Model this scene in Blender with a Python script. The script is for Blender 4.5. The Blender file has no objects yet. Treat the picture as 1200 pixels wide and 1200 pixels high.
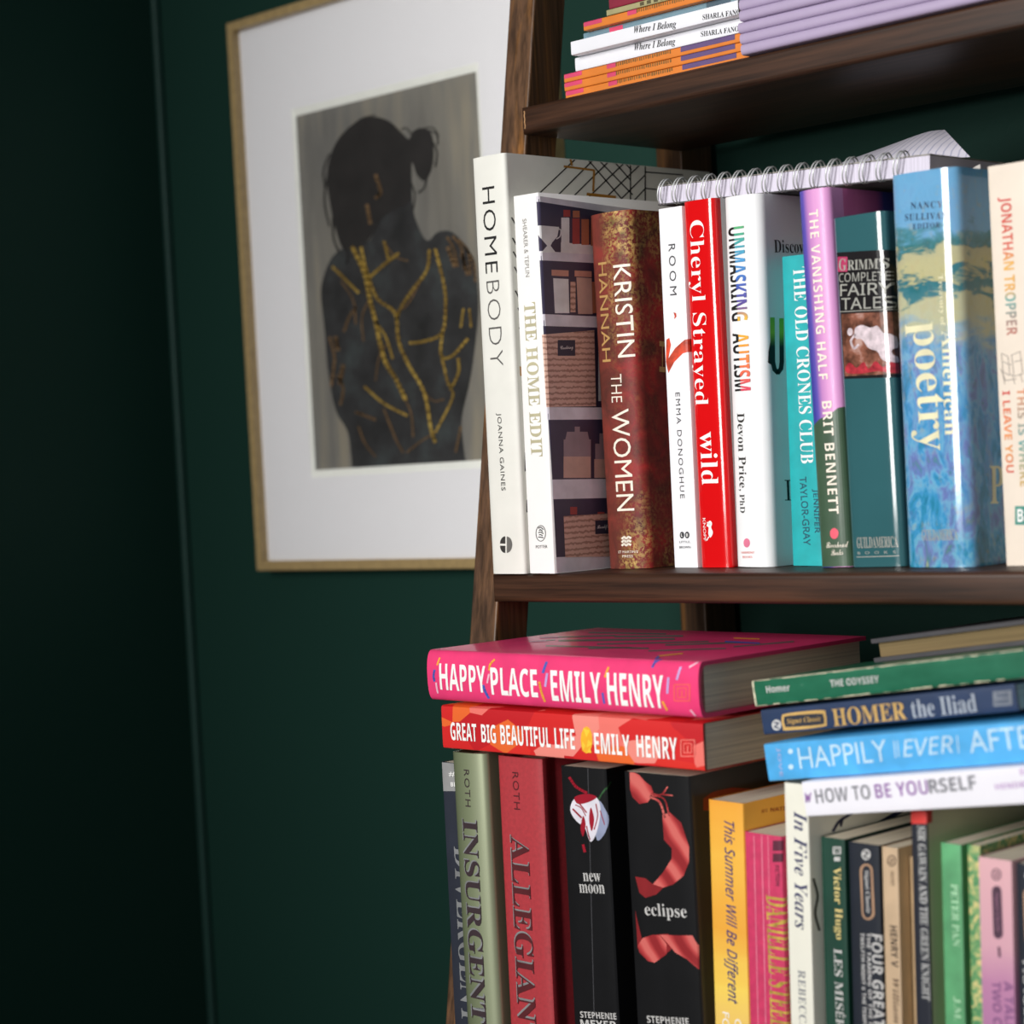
import bpy, bmesh, math, random
from mathutils import Vector, Matrix
from mathutils.geometry import tessellate_polygon

random.seed(7)
SC = bpy.context.scene
COL = SC.collection

# ------------------------------------------------------------------ camera
F = 2500.0
CAM = Vector((1.02927, -1.25517, 1.06727))
RX = Vector((0.70375, 0.70840, -0.05391))      # image right
RY = Vector((-0.025276, -0.050872, -0.998385))  # image down
RZ = Vector((-0.709998, 0.703976, -0.017896))   # forward
cd = bpy.data.cameras.new('camera')
cd.sensor_width = 36.0
cd.lens = F / 1200 * 36
cd.clip_start = 0.05
cd.dof.use_dof = True
cd.dof.focus_distance = 1.39
cd.dof.aperture_fstop = 6.4
co = bpy.data.objects.new('camera', cd)
COL.objects.link(co)
m = Matrix((RX, -RY, -RZ)).transposed().to_4x4()
m.translation = CAM
co.matrix_world = m
SC.camera = co

# ------------------------------------------------------------------ world, lights, exposure
W = bpy.data.worlds.new('world')
W.use_nodes = True
SC.world = W
bgn = W.node_tree.nodes['Background']
bgn.inputs[0].default_value = (0.90, 0.94, 1.0, 1)
# added fill: background brightened towards the right to lift right-facing covers and page edges
wt = W.node_tree
wtc = wt.nodes.new('ShaderNodeTexCoord')
wsx = wt.nodes.new('ShaderNodeSeparateXYZ')
wmr = wt.nodes.new('ShaderNodeMapRange')
wmr.inputs['From Min'].default_value = -0.6
wmr.inputs['From Max'].default_value = 1.0
wmr.inputs['To Min'].default_value = 0.035
wmr.inputs['To Max'].default_value = 0.22
wt.links.new(wtc.outputs['Generated'], wsx.inputs[0])
wt.links.new(wsx.outputs['X'], wmr.inputs['Value'])
wt.links.new(wmr.outputs[0], bgn.inputs[1])


def area(name, loc, target, sx, sy, power, col):
    l = bpy.data.lights.new(name, 'AREA')
    l.shape = 'RECTANGLE'
    l.size, l.size_y = sx, sy
    l.energy = power
    l.color = col
    o = bpy.data.objects.new(name, l)
    COL.objects.link(o)
    o.location = loc
    d = Vector(target) - Vector(loc)
    o.rotation_euler = d.to_track_quat('-Z', 'Y').to_euler()
    return o


wl = area('window_light', (0.12, -2.65, 1.66), (0.34, -0.2, 1.16), 0.80, 1.40, 11.2, (1.0, 0.985, 0.96))
wl.data.spread = math.radians(60)
SC.view_settings.view_transform = 'Standard'
SC.view_settings.look = 'None'
SC.view_settings.gamma = 1
SC.view_settings.exposure = -0.12
SC.view_settings.use_curve_mapping = False

# ------------------------------------------------------------------ photo geometry: a viewing ray met with a plane of the place
def ray(px):
    return RX * ((px[0] - 600) / F) + RY * ((px[1] - 600) / F) + RZ


def hit(px, n, p):
    r = ray(px)
    n = Vector(n)
    return CAM + r * ((Vector(p) - CAM).dot(n) / r.dot(n))


def hy(px, y):
    return hit(px, (0, 1, 0), (0, y, 0))


# ------------------------------------------------------------------ materials
def lin(c):
    c = c / 255.0
    return c / 12.92 if c <= 0.04045 else ((c + 0.055) / 1.055) ** 2.4


def rgb(c):
    return (lin(c[0]), lin(c[1]), lin(c[2]), 1)


MATS = {}


def base_mat(name, rough=0.5, coat=0.0, spec=0.5):
    mt = bpy.data.materials.new(name)
    mt.use_nodes = True
    b = mt.node_tree.nodes['Principled BSDF']
    b.inputs['Roughness'].default_value = rough
    b.inputs['Coat Weight'].default_value = coat
    b.inputs['Coat Roughness'].default_value = 0.08
    b.inputs['Specular IOR Level'].default_value = spec
    return mt, mt.node_tree, b


def nd(nt, typ, **kw):
    n = nt.nodes.new(typ)
    for k, v in kw.items():
        setattr(n, k, v)
    return n


def coords(nt, scale=(1, 1, 1), rot=(0, 0, 0), loc=(0, 0, 0)):
    tc = nd(nt, 'ShaderNodeTexCoord')
    mp = nd(nt, 'ShaderNodeMapping')
    mp.inputs['Scale'].default_value = scale
    mp.inputs['Rotation'].default_value = rot
    mp.inputs['Location'].default_value = loc
    nt.links.new(tc.outputs['Object'], mp.inputs['Vector'])
    return mp.outputs['Vector']


def noise(nt, vec, scale=5, detail=3, rough=0.5, dist=0.0):
    n = nd(nt, 'ShaderNodeTexNoise')
    n.inputs['Scale'].default_value = scale
    n.inputs['Detail'].default_value = detail
    n.inputs['Roughness'].default_value = rough
    n.inputs['Distortion'].default_value = dist
    if vec is not None:
        nt.links.new(vec, n.inputs['Vector'])
    return n.outputs['Fac']


def ramp(nt, fac, stops, interp='LINEAR'):
    r = nd(nt, 'ShaderNodeValToRGB')
    r.color_ramp.interpolation = interp
    e = r.color_ramp.elements
    while len(e) > 1:
        e.remove(e[-1])
    e[0].position = stops[0][0]
    e[0].color = rgb(stops[0][1])
    for p, c in stops[1:]:
        k = e.new(p)
        k.color = rgb(c)
    if fac is not None:
        nt.links.new(fac, r.inputs['Fac'])
    return r.outputs['Color']


def mixc(nt, fac, a, b, mode='MIX'):
    n = nd(nt, 'ShaderNodeMix', data_type='RGBA', blend_type=mode)
    for k, v in ((0, fac), (6, a), (7, b)):
        if hasattr(v, 'links'):
            nt.links.new(v, n.inputs[k])
        else:
            n.inputs[k].default_value = v if k == 0 else rgb(v)
    return n.outputs[2]


def bump(nt, b, fac, strength=0.2, dist=0.001):
    n = nd(nt, 'ShaderNodeBump')
    n.inputs['Strength'].default_value = strength
    n.inputs['Distance'].default_value = dist
    nt.links.new(fac, n.inputs['Height'])
    nt.links.new(n.outputs['Normal'], b.inputs['Normal'])


def M(name, c, rough=0.5, coat=0.0, var=0.06, scale=60, spec=0.5, metal=0.0):
    """printed card, cloth or paint: one colour with slight procedural mottling"""
    if name in MATS:
        return MATS[name]
    mt, nt, b = base_mat(name, rough, coat, spec)
    f = noise(nt, coords(nt), scale, 3)
    dk = tuple(max(0, v * (1 - var)) for v in c)
    lt = tuple(min(255, v * (1 + var)) for v in c)
    nt.links.new(ramp(nt, f, [(0.3, dk), (0.7, lt)]), b.inputs['Base Color'])
    b.inputs['Metallic'].default_value = metal
    MATS[name] = mt
    return mt


def mat_pages(name, c, axis=0):
    if name in MATS:
        return MATS[name]
    mt, nt, b = base_mat(name, 0.85, 0, 0.2)
    s = [6, 6, 6]
    s[axis] = 900
    f = noise(nt, coords(nt, s), 1, 2)
    dk = tuple(v * 0.88 for v in c)
    nt.links.new(ramp(nt, f, [(0.35, dk), (0.6, c)]), b.inputs['Base Color'])
    MATS[name] = mt
    return mt


def mat_wood(name, axis, stops, rough=0.45):
    mt, nt, b = base_mat(name, rough, 0.0, 0.35)
    s = [80, 80, 80]
    s[axis] = 1.6
    v = coords(nt, s)
    f = noise(nt, v, 1.0, 6, 0.6, 0.6)
    s2 = [260, 260, 260]
    s2[axis] = 9
    g = noise(nt, coords(nt, s2), 1.0, 3, 0.6)
    c = ramp(nt, f, stops)
    gg = ramp(nt, g, [(0.35, (170, 170, 170)), (0.62, (255, 255, 255))])
    nt.links.new(mixc(nt, 1.0, c, gg, 'MULTIPLY'), b.inputs['Base Color'])
    bump(nt, b, g, 0.25, 0.0006)
    MATS[name] = mt
    return mt


PG = mat_pages('page_edges', (240, 229, 208))
PGW = mat_pages('white_page_edges', (226, 222, 214))
PGT = mat_pages('tan_page_edges', (124, 106, 74))
WOODX = mat_wood('walnut_stained_shelf_wood', 0, [(0.25, (50, 31, 22)), (0.5, (70, 45, 31)), (0.75, (92, 59, 39))])
WOODZ = mat_wood('walnut_stained_post_wood', 2, [(0.3, (82, 60, 47)), (0.54, (112, 81, 57)), (0.72, (158, 106, 52))])
WHITE = M('white_ink', (248, 247, 244), 0.5, var=0.01)
BLACK = M('black_ink', (22, 21, 22), 0.5, var=0.05)


# ------------------------------------------------------------------ mesh helpers
def link_mesh(name, bm, mats, parent=None, smooth=None):
    me = bpy.data.meshes.new(name)
    bm.to_mesh(me)
    bm.free()
    if not isinstance(mats, (list, tuple)):
        mats = [mats]
    for k in mats:
        me.materials.append(k)
    if smooth:
        for p in me.polygons:
            p.use_smooth = True
        me.set_sharp_from_angle(angle=math.radians(smooth))
    o = bpy.data.objects.new(name, me)
    COL.objects.link(o)
    if parent is not None:
        o.parent = parent
    return o


def tag(o, label, cat, group=None):
    o['label'] = label
    o['category'] = cat
    if group:
        o['group'] = group
    return o


def thing(name, label, cat, mat4, group=None):
    o = bpy.data.objects.new(name, None)
    o.empty_display_size = 0.02
    COL.objects.link(o)
    o.matrix_world = mat4
    return tag(o, label, cat, group)


def box(bm, x0, x1, y0, y1, z0, z1, mi=0):
    vs = [bm.verts.new((x, y, z)) for z in (z0, z1) for y in (y0, y1) for x in (x0, x1)]
    fs = []
    for q in ((0, 2, 3, 1), (4, 5, 7, 6), (0, 1, 5, 4), (2, 6, 7, 3), (0, 4, 6, 2), (1, 3, 7, 5)):
        f = bm.faces.new([vs[i] for i in q])
        f.material_index = mi
        fs.append(f)
    return vs, fs


def bevel_all(bm, w, seg=2):
    bmesh.ops.bevel(bm, geom=bm.edges[:], offset=w, segments=seg, affect='EDGES', profile=0.5)


def tube(bm, pts, r, closed=False, n=8, mi=0):
    rings = []
    N = len(pts)
    for i, p in enumerate(pts):
        a = pts[(i - 1) % N] if (closed or i > 0) else pts[i]
        c = pts[(i + 1) % N] if (closed or i < N - 1) else pts[i]
        t = (Vector(c) - Vector(a)).normalized()
        u = t.orthogonal().normalized() if i == 0 else (rings_u - t * rings_u.dot(t)).normalized()
        rings_u = u
        w = t.cross(u)
        rings.append([bm.verts.new(Vector(p) + (u * math.cos(2 * math.pi * k / n) + w * math.sin(2 * math.pi * k / n)) * r) for k in range(n)])
    M_ = N if closed else N - 1
    for i in range(M_):
        a, c = rings[i], rings[(i + 1) % N]
        for k in range(n):
            f = bm.faces.new((a[k], a[(k + 1) % n], c[(k + 1) % n], c[k]))
            f.material_index = mi
            f.smooth = True


# ------------------------------------------------------------------ lettering
ALPH = {'B': (0x1D400, 0x1D41A), 'I': (0x1D434, 0x1D44E), 'BI': (0x1D468, 0x1D482), 'S': (0x1D4D0, 0x1D4EA),
        'SB': (0x1D5D4, 0x1D5EE), 'SI': (0x1D608, 0x1D622), 'N': (0x1D5A0, 0x1D5BA)}


def styled(s, st):
    if not st:
        return s
    a = ALPH[st]
    o = ''
    for c in s:
        if 'A' <= c <= 'Z':
            o += chr(a[0] + ord(c) - 65)
        elif 'a' <= c <= 'z':
            o += '\u210e' if (st == 'I' and c == 'h') else chr(a[1] + ord(c) - 97)
        else:
            o += c
    return o


TS = bpy.data.scenes.new('lettering_workbench')   # scratch scene for turning lines of text into outlines; removed at the end


def glyphs(body, style=None, weight=0.0, spacing=1.0, shear=0.0, res=3):
    """the outlines of a line of text as (verts2d, faces) scaled to the unit box"""
    c = bpy.data.curves.new('tmp', 'FONT')
    c.body = styled(body, style)
    c.offset = weight
    c.space_character = spacing
    c.shear = shear
    c.resolution_u = res
    o = bpy.data.objects.new('tmp', c)
    TS.collection.objects.link(o)
    with bpy.context.temp_override(scene=TS, view_layer=TS.view_layers[0]):
        dg = bpy.context.evaluated_depsgraph_get()
        dg.update()
    me = bpy.data.meshes.new_from_object(o.evaluated_get(dg))
    vs = [(v.co.x, v.co.y) for v in me.vertices]
    fs = [tuple(p.vertices) for p in me.polygons]
    bpy.data.objects.remove(o)
    bpy.data.curves.remove(c)
    bpy.data.meshes.remove(me)
    x0 = min(v[0] for v in vs); x1 = max(v[0] for v in vs)
    y0 = min(v[1] for v in vs); y1 = max(v[1] for v in vs)
    return [((x - x0) / (x1 - x0), (y - y0) / (y1 - y0)) for x, y in vs], fs


# ------------------------------------------------------------------ books
class Book:
    """local frame: x across the spine, y into the book, z from foot to head; spine face at y = 0"""

    def __init__(s, name, label, mat4, t, h, d, cover, pages=PG, hard=False, rr=0.0015, p=6.0, group=None, groove=False, cat='book', inset=None):
        s.t, s.h, s.d, s.rr, s.p = t, h, d, rr, p
        s.M = mat4
        s.Mi = mat4.inverted()
        s.root = thing(name, label, cat, mat4, group)
        c = s.c = 0.0025 if hard else 0.0005
        if inset is None:
            inset = 0.003 if hard else 0.0004
        n = 18 if rr > 0.003 else 10
        s.prof = []   # (u, x, y)
        for i in range(n + 1):
            a = math.pi * (1 - i / n)
            sx = math.cos(a)
            y = rr * (1 - max(0.0, 1 - abs(sx) ** p) ** (1 / p))
            s.prof.append((t * (sx + 1) / 2, t * (sx + 1) / 2, y))
        g = ((rr + 0.003, 0), (rr + 0.006, 0.0014), (rr + 0.009, 0.0014), (rr + 0.012, 0)) if groove else ()
        left = [(-(d - rr), 0, d)] + [(-(y - rr), dx, y) for y, dx in reversed(g)]
        right = [(t + (y - rr), t - dx, y) for y, dx in g] + [(t + d - rr, t, d)]
        s.prof = left + s.prof + right
        bm = bmesh.new()
        rows = []
        for (u, x, y) in s.prof:
            xi = min(max(x, c), t - c)
            if 0 <= u <= t:
                xi, yi = c + (x / t) * (t - 2 * c), y + c
            else:
                xi, yi = (x + c if u < 0 else x - c), y
            rows.append([bm.verts.new(q) for q in ((x, y, 0), (x, y, h), (xi, yi, h), (xi, yi, 0))])
        for a, b in zip(rows, rows[1:]):
            for k in range(4):
                bm.faces.new((a[k], b[k], b[(k + 1) % 4], a[(k + 1) % 4]))
        bm.faces.new(rows[0][::-1])
        bm.faces.new(rows[-1])
        bmesh.ops.recalc_face_normals(bm, faces=bm.faces[:])
        s.cover = link_mesh('cover', bm, cover, s.root, 40)
        bm = bmesh.new()
        e = 0.0001
        fore = 0.003 if hard else 0.0003
        box(bm, c + e, t - c - e, min(rr, 0.006) + c + 0.0006, d - fore, inset, h - inset)
        s.pages = link_mesh('page_block', bm, pages, s.root)

    # photo point -> (u, v) on the spine or the right-hand / upper cover
    def uv(s, px, face='spine'):
        o = s.M.translation
        if face == 'spine':
            n = s.M.to_3x3() @ Vector((0, 1, 0))
            q = s.Mi @ hit(px, n, s.M @ Vector((0, 0.25 * s.rr, 0)))
            return (q.x, q.z)
        n = s.M.to_3x3() @ Vector((1, 0, 0))
        q = s.Mi @ hit(px, n, s.M @ Vector((s.t, 0, 0)))
        return (s.t + q.y - s.rr, q.z)

    def P(s, u, off):
        pr = s.prof
        for (a, b) in zip(pr, pr[1:]):
            if u <= b[0] or b is pr[-1]:
                k = (u - a[0]) / max(1e-9, b[0] - a[0])
                x = a[1] + (b[1] - a[1]) * k
                y = a[2] + (b[2] - a[2]) * k
                tx, ty = b[1] - a[1], b[2] - a[2]
                L = math.hypot(tx, ty) or 1
                return x + ty / L * off, y - tx / L * off
        return 0, 0

    def place(s, bm, layer):
        """wrap a flat (u, v) mesh round the book"""
        off = 0.00012 + 0.00010 * layer
        us = [v.co.x for v in bm.verts]
        if not us:
            return
        for (u, x, y) in s.prof:
            if min(us) + 1e-5 < u < max(us) - 1e-5:
                bmesh.ops.bisect_plane(bm, geom=bm.verts[:] + bm.edges[:] + bm.faces[:], dist=1e-6, plane_co=(u, 0, 0), plane_no=(1, 0, 0))
        for v in bm.verts:
            x, y = s.P(v.co.x, off)
            v.co = (x, y, v.co.y)

    def flat_add(s, bm, vs, fs, mi=0):
        bv = [bm.verts.new((a, b, 0)) for a, b in vs]
        for f in fs:
            try:
                k = bm.faces.new([bv[i] for i in f])
                k.material_index = mi
            except ValueError:
                pass

    def clip_v(s, bm):
        for co_, no in (((0, s.h - 0.0003, 0), (0, 1, 0)), ((0, 0.0003, 0), (0, -1, 0))):
            bmesh.ops.bisect_plane(bm, geom=bm.verts[:] + bm.edges[:] + bm.faces[:], dist=1e-6, plane_co=co_, plane_no=no, clear_outer=True)

    def text(s, name, mat, items, face='spine', layer=1, label=None, clip_low=None):
        """items: (body, style, start px, end px, height px, extra) ; start/end lie on the middle line of the letters"""
        out = bmesh.new()
        for it in items:
            body, style, a, b, hpx = it[:5]
            ex = it[5] if len(it) > 5 else {}
            A = Vector(s.uv(a, face)); B = Vector(s.uv(b, face))
            d = B - A
            L = d.length
            d.normalize()
            up = Vector((-d.y, d.x))
            mid = ((a[0] + b[0]) / 2, (a[1] + b[1]) / 2)
            ipx = Vector((b[0] - a[0], b[1] - a[1])).normalized()
            ipx = Vector((ipx.y, -ipx.x))
            Q0 = Vector(s.uv(mid, face))
            Q1 = Vector(s.uv((mid[0] + ipx.x * 4, mid[1] + ipx.y * 4), face))
            H = abs((Q1 - Q0).dot(up)) / 4 * hpx
            vs, fs = glyphs(body, style, ex.get('w', 0), ex.get('sp', 1), ex.get('sh', 0))
            bm = bmesh.new()
            s.flat_add(bm, [tuple(A + d * (x * L) + up * ((y - 0.5) * H)) for x, y in vs], fs)
            if 'clip' in ex:   # keep only the upper part of the letters
                pc = A + up * ((ex['clip'] - 0.5) * H)
                bmesh.ops.bisect_plane(bm, geom=bm.verts[:] + bm.edges[:] + bm.faces[:], dist=1e-7,
                                       plane_co=(pc.x, pc.y, 0), plane_no=(-up.x, -up.y, 0), clear_outer=True)
            s.clip_v(bm)
            s.place(bm, layer)
            tmp = bpy.data.meshes.new('tmp')
            bm.to_mesh(tmp)
            bm.free()
            out.from_mesh(tmp)
            bpy.data.meshes.remove(tmp)
        o = link_mesh(name, out, mat, s.cover)
        if label:
            o['label'] = label
        return o

    def art(s, name, groups, face='spine', layer=0, label=None, grid=None):
        """groups: (material, [polygons of photo points])"""
        bm = bmesh.new()
        mats = []
        k = 0
        out = bmesh.new()
        for gi, (mat, polys) in enumerate(groups):
            mats.append(mat)
            for pl in polys:
                b2 = bmesh.new()
                pts = [s.uv(p, face) for p in pl]
                tri = tessellate_polygon([[Vector((x, y, 0)) for x, y in pts]])
                s.flat_add(b2, pts, tri, gi)
                bmesh.ops.dissolve_limit(b2, angle_limit=0.01, verts=b2.verts[:], edges=b2.edges[:])
                s.clip_v(b2)
                s.place(b2, layer + gi * 0.35)
                tmp = bpy.data.meshes.new('tmp')
                b2.to_mesh(tmp)
                b2.free()
                out.from_mesh(tmp)
                bpy.data.meshes.remove(tmp)
        bm.free()
        o = link_mesh(name, out, mats, s.cover)
        if label:
            o['label'] = label
        return o


def circ(cx, cy, rx, ry, n=20):
    return [(cx + rx * math.cos(2 * math.pi * k / n), cy + ry * math.sin(2 * math.pi * k / n)) for k in range(n)]


def rect(x0, y0, x1, y1):
    return [(x0, y0), (x1, y0), (x1, y1), (x0, y1)]


def stroke(pts, w):
    """a polyline drawn as quads, in photo points"""
    out = []
    for (a, b) in zip(pts, pts[1:]):
        d = Vector((b[0] - a[0], b[1] - a[1]))
        if d.length < 1e-6:
            continue
        d.normalize()
        n = Vector((-d.y, d.x)) * (w / 2)
        e = d * (w * 0.2)
        out.append([(a[0] - e.x + n.x, a[1] - e.y + n.y), (b[0] + e.x + n.x, b[1] + e.y + n.y),
                    (b[0] + e.x - n.x, b[1] + e.y - n.y), (a[0] - e.x - n.x, a[1] - e.y - n.y)])
    return out


def smooth_line(pts, n=4):
    P = [Vector(p) for p in pts]
    P = [P[0] * 2 - P[1]] + P + [P[-1] * 2 - P[-2]]
    out = []
    for i in range(1, len(P) - 2):
        for k in range(n):
            t = k / n
            a, b, c, d = P[i - 1], P[i], P[i + 1], P[i + 2]
            out.append(tuple(0.5 * ((2 * b) + (c - a) * t + (2 * a - 5 * b + 4 * c - d) * t * t + (3 * b - a - 3 * c + d) * t ** 3)))
    out.append(tuple(P[-2]))
    return out


def blob(pts, n=4):
    """closed smooth outline"""
    k = len(pts)
    P = [Vector(p) for p in pts]
    out = []
    for i in range(k):
        a, b, c, d = P[i - 1], P[i], P[(i + 1) % k], P[(i + 2) % k]
        for j in range(n):
            t = j / n
            out.append(tuple(0.5 * ((2 * b) + (c - a) * t + (2 * a - 5 * b + 4 * c - d) * t * t + (3 * b - a - 3 * c + d) * t ** 3)))
    return out


def upright(x, y, z, lean=0.0, yaw=0.0):
    return Matrix.Translation((x, y, z)) @ Matrix.Rotation(yaw, 4, 'Z') @ Matrix.Rotation(math.atan(lean), 4, 'Y')


def lying(x_right, y, z, rise=0.0, yaw=0.0):
    """lies flat, spine to the front, head of the spine to the left"""
    return Matrix.Translation((x_right, y, z)) @ Matrix.Rotation(yaw, 4, 'Z') @ Matrix.Rotation(-math.pi / 2 - rise, 4, 'Y')


# ------------------------------------------------------------------ the room
def paint(name, c, rough=0.55):
    mt, nt, b = base_mat(name, rough, 0, 0.12)
    f = noise(nt, coords(nt), 260, 3)
    g = noise(nt, coords(nt), 2.2, 2)
    dk = tuple(v * 0.96 for v in c)
    nt.links.new(ramp(nt, g, [(0.3, dk), (0.7, c)]), b.inputs['Base Color'])
    bump(nt, b, f, 0.25, 0.0012)
    return mt


GREEN = paint('dark_green_wall_paint', (27, 57, 49))
YW = 0.012
XW = -0.712


def struct(name, x0, x1, y0, y1, z0, z1, mat):
    bm = bmesh.new()
    box(bm, x0, x1, y0, y1, z0, z1)
    o = link_mesh(name, bm, mat)
    o['kind'] = 'structure'
    return o


struct('wall_back', XW - 0.1, 3.0, YW, YW + 0.1, 0, 2.6, GREEN)
struct('wall_left', XW - 0.1, XW, -3.6, YW, 0, 2.6, GREEN)
TRIMP = paint('trim_green_with_highlight', (40, 68, 62), 0.4)  # paler than the walls: highlight along the corner, put into the colour
bm = bmesh.new()
tube(bm, [(XW + 0.003, YW - 0.003, 0.0), (XW + 0.003, YW - 0.003, 2.6)], 0.0045, n=12)
o = link_mesh('trim_1', bm, TRIMP)
o['kind'] = 'structure'
FLOORM = mat_wood('dark_oak_floor_boards', 0, [(0.3, (30, 22, 17)), (0.7, (46, 34, 26))])
struct('floor', XW - 0.1, 3.0, -3.6, YW + 0.1, -0.05, 0, FLOORM)

# ------------------------------------------------------------------ ladder bookcase
case = thing('ladder_bookcase', 'dark walnut ladder bookcase with leaning front posts against the green wall', 'bookcase', Matrix.Translation((0.29, -0.15, 0)))
OFS = Vector((-0.29, 0.15, 0))
PX0, PX1 = -0.0320, -0.0068


def front_y(z):
    return -0.178 + (z - 1.4012) * 0.163


def local_mesh(name, bm, mat, smooth=None):
    bmesh.ops.translate(bm, verts=bm.verts[:], vec=OFS)
    bmesh.ops.recalc_face_normals(bm, faces=bm.faces[:])
    return link_mesh(name, bm, mat, case, smooth)


for x0, x1 in ((PX0, PX1), (0.6068, 0.632)):
    bm = bmesh.new()
    vs, fs = box(bm, x0, x1, -1, -0.97, 0.0, 1.78)
    for v in vs:
        v.co.y = front_y(v.co.z) + (0.031 if v.co.y > -0.99 else 0)
    bevel_all(bm, 0.0012, 2)
    local_mesh('front_post', bm, WOODZ)
    bm = bmesh.new()
    box(bm, x0, x1, -0.0297, 0.0062, 0.0, 1.78)
    bevel_all(bm, 0.0012, 2)
    local_mesh('rear_post', bm, WOODZ)
for zt in (1.636, 1.3198, 1.0, 0.684, 0.367, 0.07):
    yf = front_y(zt) - 0.0078
    bm = bmesh.new()
    box(bm, -0.0066, 0.6066, yf, -0.0302, zt - 0.0188, zt)
    es = [e for e in bm.edges if all(abs(v.co.y - yf) < 1e-5 for v in e.verts)]
    bmesh.ops.bevel(bm, geom=es, offset=0.0035, segments=4, affect='EDGES', profile=0.5)
    local_mesh('shelf', bm, WOODX, 40)
    if zt == 1.3198:   # worn pale arris on the end of the upper shelf board
        bm = bmesh.new()
        pts = []
        for k in range(9):
            z = zt - 0.0032 - k * 0.00152
            pts.append((-0.0026 + 0.0003 * math.sin(k * 2.1), yf - 0.00005, z))
        tube(bm, pts, 0.00045, n=5)
        o = local_mesh('worn_edge', bm, M('bare_wood', (196, 150, 104), 0.7))
        o['label'] = 'pale worn edge of bare wood'

# ------------------------------------------------------------------ framed picture
FM = M('pale_gold_frame', (172, 147, 102), 0.38, 0.1, var=0.05, scale=140)
MATB = M('white_mat_board', (232, 231, 233), 0.8, var=0.008, scale=300)
BEV = M('white_mat_bevel', (246, 247, 240), 0.7, var=0.01)
FX0, FX1, FZ0, FZ1 = -0.5760, -0.1650, 0.9885, 1.5052
MX0, MX1, MZ0, MZ1 = -0.5667, -0.1743, 0.9977, 1.4968
OX0, OX1, OZ0, OZ1 = -0.4960, -0.2486, 1.0737, 1.4122
AX0, AX1, AZ0, AZ1 = -0.4922, -0.2535, 1.0803, 1.4058
pic = thing('framed_picture', 'gold framed print of a bare back with gold veins, hanging on the green wall', 'picture',
            Matrix.Translation(((FX0 + FX1) / 2, 0, FZ0)))
PO = Vector((-(FX0 + FX1) / 2, 0, -FZ0))


def pm(name, bm, mats, par=None):
    bmesh.ops.translate(bm, verts=bm.verts[:], vec=PO)
    return link_mesh(name, bm, mats, par or pic)


def ring(bm, a, ya, b, yb, mi=0):
    """band between two rectangles a (outer) and b (inner) = (x0, x1, z0, z1)"""
    A = [bm.verts.new(q) for q in ((a[0], ya, a[2]), (a[1], ya, a[2]), (a[1], ya, a[3]), (a[0], ya, a[3]))]
    B = [bm.verts.new(q) for q in ((b[0], yb, b[2]), (b[1], yb, b[2]), (b[1], yb, b[3]), (b[0], yb, b[3]))]
    for k in range(4):
        f = bm.faces.new((A[k], A[(k + 1) % 4], B[(k + 1) % 4], B[k]))
        f.material_index = mi


bm = bmesh.new()
o_, i_ = (FX0, FX1, FZ0, FZ1), (MX0, MX1, MZ0, MZ1)
ring(bm, o_, 0.0115, o_, -0.007)
c1 = (FX0 + 0.001, FX1 - 0.001, FZ0 + 0.001, FZ1 - 0.001)
ring(bm, o_, -0.007, c1, -0.008)
ring(bm, c1, -0.008, i_, -0.008)
ring(bm, i_, -0.008, i_, 0.0015)
ring(bm, i_, 0.0015, (MX0 - 0.004, MX1 + 0.004, MZ0 - 0.004, MZ1 + 0.004), 0.0115)
bmesh.ops.remove_doubles(bm, verts=bm.verts[:], dist=1e-6)
bmesh.ops.recalc_face_normals(bm, faces=bm.faces[:])
pm('frame_moulding', bm, FM)
bm = bmesh.new()
ring(bm, (MX0 - 0.002, MX1 + 0.002, MZ0 - 0.002, MZ1 + 0.002), 0.0, (OX0, OX1, OZ0, OZ1), 0.0)
pm('mat_board', bm, MATB)
bm = bmesh.new()
ring(bm, (OX0, OX1, OZ0, OZ1), 0.0, (AX0, AX1, AZ0, AZ1), 0.002)
pm('mat_bevel', bm, BEV)
mt, nt, b = base_mat('print_grey_streaked_ground', 0.6, 0, 0.3)
f = noise(nt, coords(nt, (34, 1, 5)), 1, 4, 0.6, 0.3)
g = noise(nt, coords(nt, (9, 1, 7)), 1, 2)
c = ramp(nt, f, [(0.25, (88, 87, 86)), (0.5, (126, 124, 118)), (0.75, (164, 154, 132))])
nt.links.new(mixc(nt, 0.35, c, ramp(nt, g, [(0.3, (92, 92, 94)), (0.7, (148, 142, 128))])), b.inputs['Base Color'])
bm = bmesh.new()
box(bm, AX0 - 0.004, AX1 + 0.004, 0.002, 0.006, AZ0 - 0.004, AZ1 + 0.004)
PRINT = pm('print', bm, mt)
DARKF = None
mt, nt, b = base_mat('print_dark_figure', 0.6, 0, 0.3)
f = noise(nt, coords(nt, (22, 1, 22)), 1, 4, 0.6)
nt.links.new(ramp(nt, f, [(0.3, (36, 36, 36)), (0.52, (54, 54, 55)), (0.68, (66, 72, 72)), (0.8, (88, 82, 76))]), b.inputs['Base Color'])
DARKF = mt
HAIRF = M('print_black_hair', (36, 33, 32), 0.6, var=0.15, scale=40)
mt, nt, b = base_mat('print_gold_veins', 0.5, 0, 0.4)
f = noise(nt, coords(nt), 70, 3)
nt.links.new(ramp(nt, f, [(0.35, (124, 98, 44)), (0.6, (176, 146, 66)), (0.8, (206, 180, 96))]), b.inputs['Base Color'])
GOLDV = mt
DIMV = M('print_bronze_touches', (104, 80, 52), 0.6, var=0.2, scale=90)

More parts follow.
